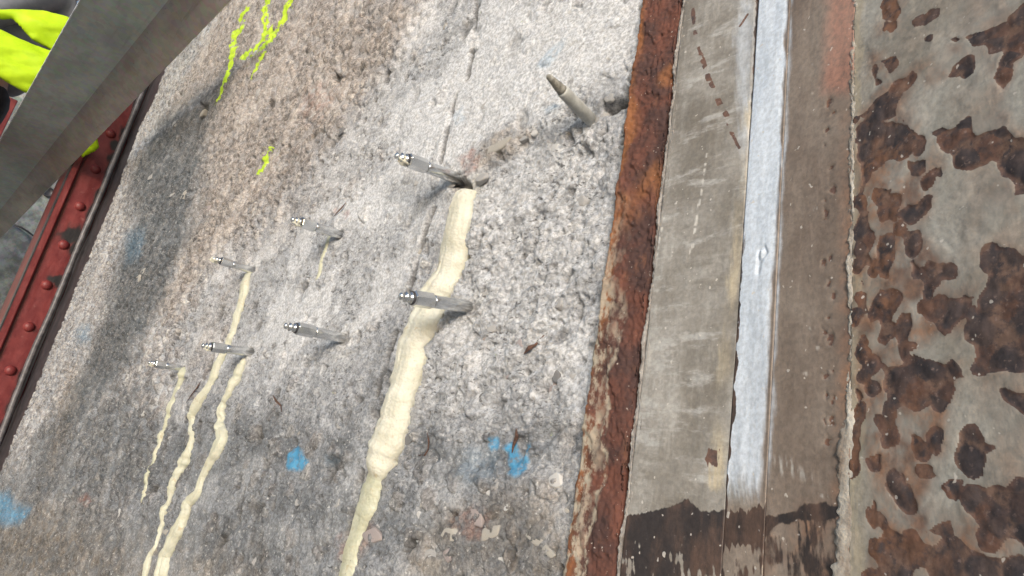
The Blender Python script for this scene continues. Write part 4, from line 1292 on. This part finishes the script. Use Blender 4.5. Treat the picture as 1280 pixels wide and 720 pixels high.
# ------------------------------------------------------------------ red riveted column at the far end
RXP = -2.95
red = thing('red_column', (RXP, 0.36, GROUND), 'dark red riveted steel column at the far end of the concrete', 'column')


def red_plate():
    ys = np.linspace(0.277, 0.412, 40)
    zs = np.linspace(GROUND, 2.3, 420)
    Yg, Zg = np.meshgrid(ys, zs, indexing='ij')
    y, z = Yg.ravel(), Zg.ravel()
    n1 = fbm(y * 30, z * 14, 4, 700)
    tar = sstep(0.376, 0.392, y + 0.022 * n1)
    for px, py, ry, rz in ((86, 292, 0.040, 0.045), (140, 180, 0.02, 0.02), (68, 350, 0.03, 0.02)):
        q = on_x(px, py, RXP)
        tar = np.maximum(tar, sstep(1.2, 0.7, np.hypot((y - q[1] - 0.01) / ry, (z - q[2]) / rz) + 0.7 * n1))
    lip = sstep(0.303, 0.299, y)
    groove = sstep(0.004, 0.001, np.abs(y - 0.305))
    tar = np.maximum(tar, 0.75 * groove)
    x = RXP + 0.0015 * n1 + 0.016 * lip - 0.004 * groove
    co = np.stack([x, y, z], 1)
    fc = grid_faces(40, 420)
    obj('face_plate', co, fc, M['red'], red, attrs=dict(tar=tar))


red_plate()
g = Geo()
g.box((RXP - 0.30, 0.279, GROUND), (RXP - 0.03, 0.62, 2.3))
g.build('column_body', M['red'], red, smooth=False)
g = Geo()
g.box((RXP - 0.03, 0.272, GROUND), (RXP + 0.012, 0.2765, 2.3))
g.build('edge_gap', M['rubber'], red, smooth=False)
riv = None
zr = on_x(140, 168, RXP)[2]
for k in range(-11, 8):
    z = zr + k * 0.1665
    if z < GROUND + 0.1:
        continue
    if riv is None:
        g = Geo()
        R = 0.019
        g.lathe((RXP, 0.353, z), (1, 0, 0), [(-0.004, R * 1.05), (0.001, R), (R * 0.35, R * 0.88), (R * 0.6, R * 0.6), (R * 0.72, R * 0.2)], 14)
        riv = g.build('rivet', M['red'], red, loc=(RXP, 0.353, z))
    else:
        o = riv.copy()
        C.objects.link(o)
        o.parent = red
        o.location = np.array([RXP, 0.353, z]) - world_loc(red)

seal = thing('joint_seal', (-2.8, 0.40, GROUND), 'black rubber joint seal between the red column and the concrete', 'seal')
g = Geo()
zz = np.linspace(GROUND, 2.3, 90)
rng2 = np.random.default_rng(3)
ys_ = 0.392 + 0.006 * fbm(zz * 3, zz * 0, 3, 800)
g.tube([(-2.895 + 0.010 * float(a), float(b), float(z)) for a, b, z in zip(fbm(zz * 2.5, zz * 0 + 1, 3, 801), ys_, zz)], 0.010, 10)
g.build('rubber_tube', M['rubber_grey'], seal)
nz, nx_ = 200, 12
Xg, Zg = np.meshgrid(np.linspace(-2.95, -2.63, nx_), np.linspace(GROUND, 2.3, nz), indexing='ij')
co = np.stack([Xg.ravel(), (0.415 + 0.006 * fbm(Xg * 20, Zg * 6, 4, 810)).ravel(), Zg.ravel()], 1)
obj('bitumen_strip', co, grid_faces(nx_, nz)[:, ::-1][:, ::-1], M['rubber'], seal)

# ------------------------------------------------------------------ galvanised sheet left of the red column
SX = -5.2
sheet = thing('metal_sheet', (SX, -0.3, GROUND), 'dented grey galvanised sheet left of the red column, with a dark hole', 'metal sheet')


def panel(name, ylo, yhi, ztop, zbot, x, seed):
    n, m = 70, 60
    s_ = np.linspace(0, 1, n)
    t_ = np.linspace(0, 1, m)
    Sg, Tg = np.meshgrid(s_, t_, indexing='ij')
    y = ylo + (yhi - ylo) * Sg
    top = ztop(y)
    z = zbot + (top - zbot) * Tg
    xx = x + 0.010 * fbm(y * 5, z * 5, 4, seed) + 0.012 * np.exp(-((y - 0.31) ** 2 + (z - 0.70) ** 2) / 0.014)
    o = obj(name, np.stack([xx.ravel(), y.ravel(), z.ravel()], 1), grid_faces(n, m), M['sheet'], sheet)
    k = o.modifiers.new('thick', 'SOLIDIFY')
    k.thickness = 0.003
    return o


a1, a2 = on_x(20, 282, SX + 0.03), on_x(48, 310, SX + 0.03)
panel('panel', -2.0, 0.64, lambda y: y * 0 + 2.4, GROUND, SX, 900)
panel('panel', -2.0, 0.64, lambda y: np.interp(y, [-2.0, a1[1] - .05, a1[1], (a1[1] + a2[1]) / 2, a2[1], 0.64], [a1[2] + .06, a1[2] + 0.03, a1[2], (a1[2] + a2[2]) / 2 + 0.014, a2[2], a2[2] - 0.12]), GROUND, SX + 0.03, 905)['label'] = 'lower sheet overlapping with a curved edge'
q = on_x(60, 240, SX + 0.006)
g = Geo()
g.lathe(q + np.array([0.003, 0, 0]), (1, 0.15, 0), [(-0.003, 0.036), (0.004, 0.036), (0.005, 0.028), (0.001, 0.026), (0.0005, 0.001)], 14)
g.build('bolt_hole', M['rubber'], sheet)
g = Geo()
pts = [on_x(px, py, SX + 0.055) for px, py in ((18, 281), (26, 284), (34, 289), (42, 295), (48, 303), (49, 312))]
g.tube(pts, 0.006, 7)
g.build('sheet_edge_wire', M['rubber'], sheet)

# ------------------------------------------------------------------ galvanised angle beam across the foreground
HB = 0.96
def th(px, py):
    r = ray(px, py)
    return r[1] / r[2], r[2] / r[1]
yA = (th(105, 0)[0] + th(0, 172)[0]) / 2 * HB
yB = (th(215, 0)[0] + th(0, 260)[0]) / 2 * HB
kC = (th(287, 0)[0] + th(0, 299)[0]) / 2
LA = math.radians(65)
lC = (kC * HB - yB) / (math.sin(LA) + kC * math.cos(LA))           # lip folded down and outwards
yC, zC = yB + math.sin(LA) * lC, HB - math.cos(LA) * lC
beam = thing('steel_beam', (-3.0, yB, HB), 'grey green galvanised steel angle crossing the upper left corner in front of everything', 'beam')


def rough_plate(name, f, n, m, mat, thick, seed, wav=0.0012):
    s_ = np.linspace(0, 1, n)
    t_ = np.linspace(0, 1, m)
    Sg, Tg = np.meshgrid(s_, t_, indexing='ij')
    co = f(Sg.ravel(), Tg.ravel(), fbm(Sg.ravel() * 60, Tg.ravel() * 3, 4, seed), fbm(Sg.ravel() * 160, Tg.ravel() * 0, 4, seed + 5))
    o = obj(name, co, grid_faces(n, m), M[mat], beam)
    k = o.modifiers.new('thick', 'SOLIDIFY')
    k.thickness = thick
    k.offset = -1
    return o


XB0, XB1 = -5.05, -1.30
T = 0.009
g = Geo()
n = 420
rings = []
for i in range(n):
    x = XB0 + (XB1 - XB0) * i / (n - 1)
    e = 0.0012 * float(fbm(np.array([x * 30]), np.array([1.0]), 4, 950)[0])
    e2 = 0.0010 * float(fbm(np.array([x * 25]), np.array([4.0]), 4, 955)[0])
    rings.append([(x, yA + e, HB), (x, yB - 0.0001, HB + 0.1 * e2), (x, yB + 0.0065, HB + T), (x, yA + e, HB + T), (x, yA + e - 0.0008, HB + T / 2)])
g.rings(rings)
fl = g.build('flange', M['beam_green'], beam, smooth=False)
g = Geo()
rings = []
for i in range(n):
    x = XB0 + (XB1 - XB0) * i / (n - 1)
    e = 0.0014 * float(fbm(np.array([x * 30]), np.array([7.0]), 4, 960)[0])
    rings.append([(x, yB, HB), (x, yC + 0.7 * e, zC - 0.7 * e), (x, yC + 0.7 * e + 0.0036, zC - 0.7 * e + 0.0078), (x, yB + 0.0070, HB + 0.0060)])
g.rings(rings)
g.build('web', M['beam_brown'], beam, smooth=False)
g = Geo()
rings = []
for i in range(n):
    x = XB0 + (XB1 - XB0) * i / (n - 1)
    e = 0.0012 * float(fbm(np.array([x * 30]), np.array([1.0]), 4, 950)[0])
    t = 0.0025 + 0.0012 * float(fbm(np.array([x * 18]), np.array([2.0]), 3, 970)[0])
    rings.append([(x, yA + e - 0.0012, HB - 0.0008), (x, yA + e + t * 0.5, HB - 0.0010), (x, yA + e + t * 0.5, HB + 0.024), (x, yA + e - 0.0012, HB + 0.024)])
g.rings(rings)
g.build('edge_highlight', M['beam_edge'], beam, smooth=False)  # pale strip stands in for sunlight caught on the flange edge

# ------------------------------------------------------------------ red girder behind the worker
g = Geo()
g.box((-3.98, -1.2, 0.90), (-3.86, 0.055, 1.42))
o = g.build('red_girder', M['red'], loc=(-3.92, -0.5, 0.90), smooth=False, bevel=0.004)
tag(o, 'dark red steel girder seen low behind the worker, left of the beam', 'girder')

# ------------------------------------------------------------------ worker in hi-vis behind the beam
PX, PY, PZ = -3.10, -0.105, 0.15
deck = thing('scaffold_deck', (PX, PY, PZ - 0.04), 'wooden scaffold boards under the worker', 'scaffold')
for k in range(3):
    g = Geo()
    g.box((PX - 0.36, PY - 0.40 + 0.23 * k - 0.11, PZ - 0.04), (PX + 0.36, PY - 0.40 + 0.23 * k + 0.11, PZ))
    g.build('board', M['board'], deck, smooth=False, bevel=0.003)
for sx in (-0.3, 0.3):
    for sy in (-0.45, 0.12):
        g = Geo()
        g.lathe((PX + sx, PY + sy, GROUND), (0, 0, 1), [(0, 0.024), (PZ - 0.04 - GROUND, 0.024)], 10)
        g.build('support_tube', M['zinc'], deck)

man = thing('person', (PX, PY, PZ), 'worker in a grey jacket, black trousers and lime hi-vis vest behind the beam', 'person')


def skin_body(name, joints, edges, mat, sub=2, root=0):
    me = bpy.data.meshes.new(name)
    me.from_pydata([j[:3] for j in joints], edges, [])
    o = bpy.data.objects.new(name, me)
    C.objects.link(o)
    o.parent = man
    sk = o.modifiers.new('skin', 'SKIN')
    sk.use_smooth_shade = True
    for i, j in enumerate(joints):
        v = me.skin_vertices[0].data[i]
        v.radius = (j[3], j[4] if len(j) > 4 else j[3])
        v.use_root = i == root
    sb = o.modifiers.new('sub', 'SUBSURF')
    sb.levels = sub
    sb.render_levels = sub
    me.materials.append(mat)
    return o


# facing the wall (+y), bent a little towards it; local coordinates, feet on the deck
J = [(0, 0, 0.95, .13, .11), (0, .02, 1.10, .12, .10), (0, .06, 1.28, .15, .11), (0, .09, 1.42, .12, .09), (0, .12, 1.50, .055), (0, .15, 1.58, .062), (0, .17, 1.66, .088, .10), (0, .17, 1.75, .07, .085),
     (.19, .06, 1.41, .06), (.27, -.06, 1.13, .047), (.28, -.12, .88, .038), (.285, -.13, .80, .036, .02),
     (-.19, .06, 1.41, .06), (-.27, -.06, 1.13, .047), (-.28, -.12, .88, .038), (-.285, -.13, .80, .036, .02),
     (.10, 0, .88, .09), (.11, .03, .50, .062), (.11, -.01, .10, .045), (.11, .12, .03, .04, .03),
     (-.10, 0, .88, .09), (-.11, .03, .50, .062), (-.11, -.01, .10, .045), (-.11, .12, .03, .04, .03)]
Ed = [(0, 1), (1, 2), (2, 3), (3, 4), (4, 5), (5, 6), (6, 7), (3, 8), (8, 9), (9, 10), (10, 11), (3, 12), (12, 13), (13, 14), (14, 15), (0, 16), (16, 17), (17, 18), (18, 19), (0, 20), (20, 21), (21, 22), (22, 23)]
for (hx, hy, hz, sgn) in ((.285, -.13, .80, 1), (-.285, -.13, .80, -1)):
    hi = 11 if sgn > 0 else 15
    for k in range(4):
        b0 = len(J)
        xo = (k - 1.5) * 0.019
        J += [(hx, hy + xo + .01, hz - .045, .010), (hx - sgn * .008, hy + xo * 1.1 + .012, hz - .078 - (.008 if k in (1, 2) else 0), .0085), (hx - sgn * .024, hy + xo * 1.05 + .014, hz - .098, .0075)]
        Ed += [(hi, b0), (b0, b0 + 1), (b0 + 1, b0 + 2)]
    b0 = len(J)
    J += [(hx - sgn * .012, hy + .045, hz - .015, .011), (hx - sgn * .022, hy + .055, hz - .048, .009)]
    Ed += [(hi, b0), (b0, b0 + 1)]
skin_body('body', J, Ed, M['skin'])
skin_body('trousers', [(0, .01, 1.04, .165, .15), (0, .01, .90, .175, .155), (.105, 0, .80, .115), (.112, .03, .50, .085), (.112, -.005, .09, .085), (-.105, 0, .80, .115), (-.112, .03, .50, .085), (-.112, -.005, .09, .085)],
          [(0, 1), (1, 2), (2, 3), (3, 4), (1, 5), (5, 6), (6, 7)], M['trousers'])
skin_body('jacket', [(0, .01, .99, .18, .16), (0, .03, 1.12, .175, .155), (0, .06, 1.28, .21, .20), (0, .10, 1.46, .17, .18), (.20, .09, 1.41, .085), (.275, -.06, 1.13, .072), (.282, -.115, .90, .056), (-.20, .09, 1.41, .085), (-.275, -.06, 1.13, .072), (-.282, -.115, .90, .056)],
          [(0, 1), (1, 2), (2, 3), (3, 4), (4, 5), (5, 6), (3, 7), (7, 8), (8, 9)], M['jacket'])
for sx in (.11, -.11):
    skin_body('boot', [(sx, -.015, .17, .075), (sx, -.01, .06, .075, .07), (sx, .15, .04, .062, .052)], [(0, 1), (1, 2)], M['boot'])
bm = bmesh.new()
bmesh.ops.create_uvsphere(bm, u_segments=20, v_segments=12, radius=0.125)
for v in bm.verts:
    v.co = Vector((v.co.x * 0.95, v.co.y * 1.12, max(v.co.z, -0.01) * 1.05))
me = bpy.data.meshes.new('helmet')
bm.to_mesh(me)
bm.free()
me.materials.append(M['helmet'])
o = bpy.data.objects.new('helmet', me)
C.objects.link(o)
o.parent = man
o.location = (0, .17, 1.74)


def cloth(poly, x, seed, bulge=0.03):
    """a hanging piece of vest cloth: outline seen at the pixels, on the worker's near side"""
    q = np.array([on_x(px, py, x)[[1, 2]] for px, py in poly])
    lo, hi = q.min(0), q.max(0)
    step = 0.006
    ys = np.arange(lo[0], hi[0] + step, step)
    zs = np.arange(lo[1], hi[1] + step, step)
    Y, Zq = np.meshgrid(ys, zs, indexing='ij')
    sd = poly_sd(Y.ravel(), Zq.ravel(), q)
    keep = sd > -step * 1.0
    # pull border vertices onto the outline
    yy, zz_ = Y.ravel().copy(), Zq.ravel().copy()
    for _ in range(2):
        e = 1e-4
        s0 = poly_sd(yy, zz_, q)
        gy = (poly_sd(yy + e, zz_, q) - s0) / e
        gz = (poly_sd(yy, zz_ + e, q) - s0) / e
        out = (s0 < 0) & keep
        yy[out] -= (s0 * gy)[out]
        zz_[out] -= (s0 * gz)[out]
    sd = np.maximum(poly_sd(yy, zz_, q), 0)
    xx = x + bulge * np.sqrt(np.clip(sd / 0.05, 0, 1)) + 0.014 * fbm(yy * 5 + zz_ * 4, zz_ * 14 - yy * 6, 3, seed) + 0.003 * np.sin(yy * 30 + zz_ * 60 + seed)
    idx = -np.ones(len(yy), int)
    idx[keep] = np.arange(keep.sum())
    f = grid_faces(len(ys), len(zs))
    f = f[(idx[f] >= 0).all(1)]
    co = np.stack([xx[keep], yy[keep], zz_[keep]], 1)
    return co, idx[f]


vs, fs, n0 = [], [], 0
for poly, x, sd_, bl in (([(-70, 22), (-20, 12), (20, 11), (55, 13), (84, 22), (120, 40), (115, 75), (75, 72), (58, 58), (40, 50), (27, 36), (16, 24), (0, 24), (-70, 40)], -2.66, 1, 0.025),
                         ([(-80, 20), (0, 36), (30, 50), (62, 62), (100, 70), (85, 110), (55, 122), (32, 116), (0, 98), (-80, 70)], -2.64, 2, 0.03)):
    c, f = cloth(poly, x, sd_, bl)
    vs.append(c)
    fs.append(f + n0)
    n0 += len(c)
o = obj('hi_vis_vest', np.concatenate(vs), np.concatenate(fs), M['hivis'], man)
k = o.modifiers.new('thick', 'SOLIDIFY')
k.thickness = 0.003
c, f = cloth([(96, 172), (112, 160), (121, 172), (124, 184), (118, 190), (103, 197), (97, 190)], -2.86, 3, 0.03)
o = obj('cloth_scrap', c, f, M['hivis'], loc=c.mean(0))
k = o.modifiers.new('thick', 'SOLIDIFY')
k.thickness = 0.002
tag(o, 'small lime green scrap of cloth under the beam, against the red column', 'cloth')

print('done')
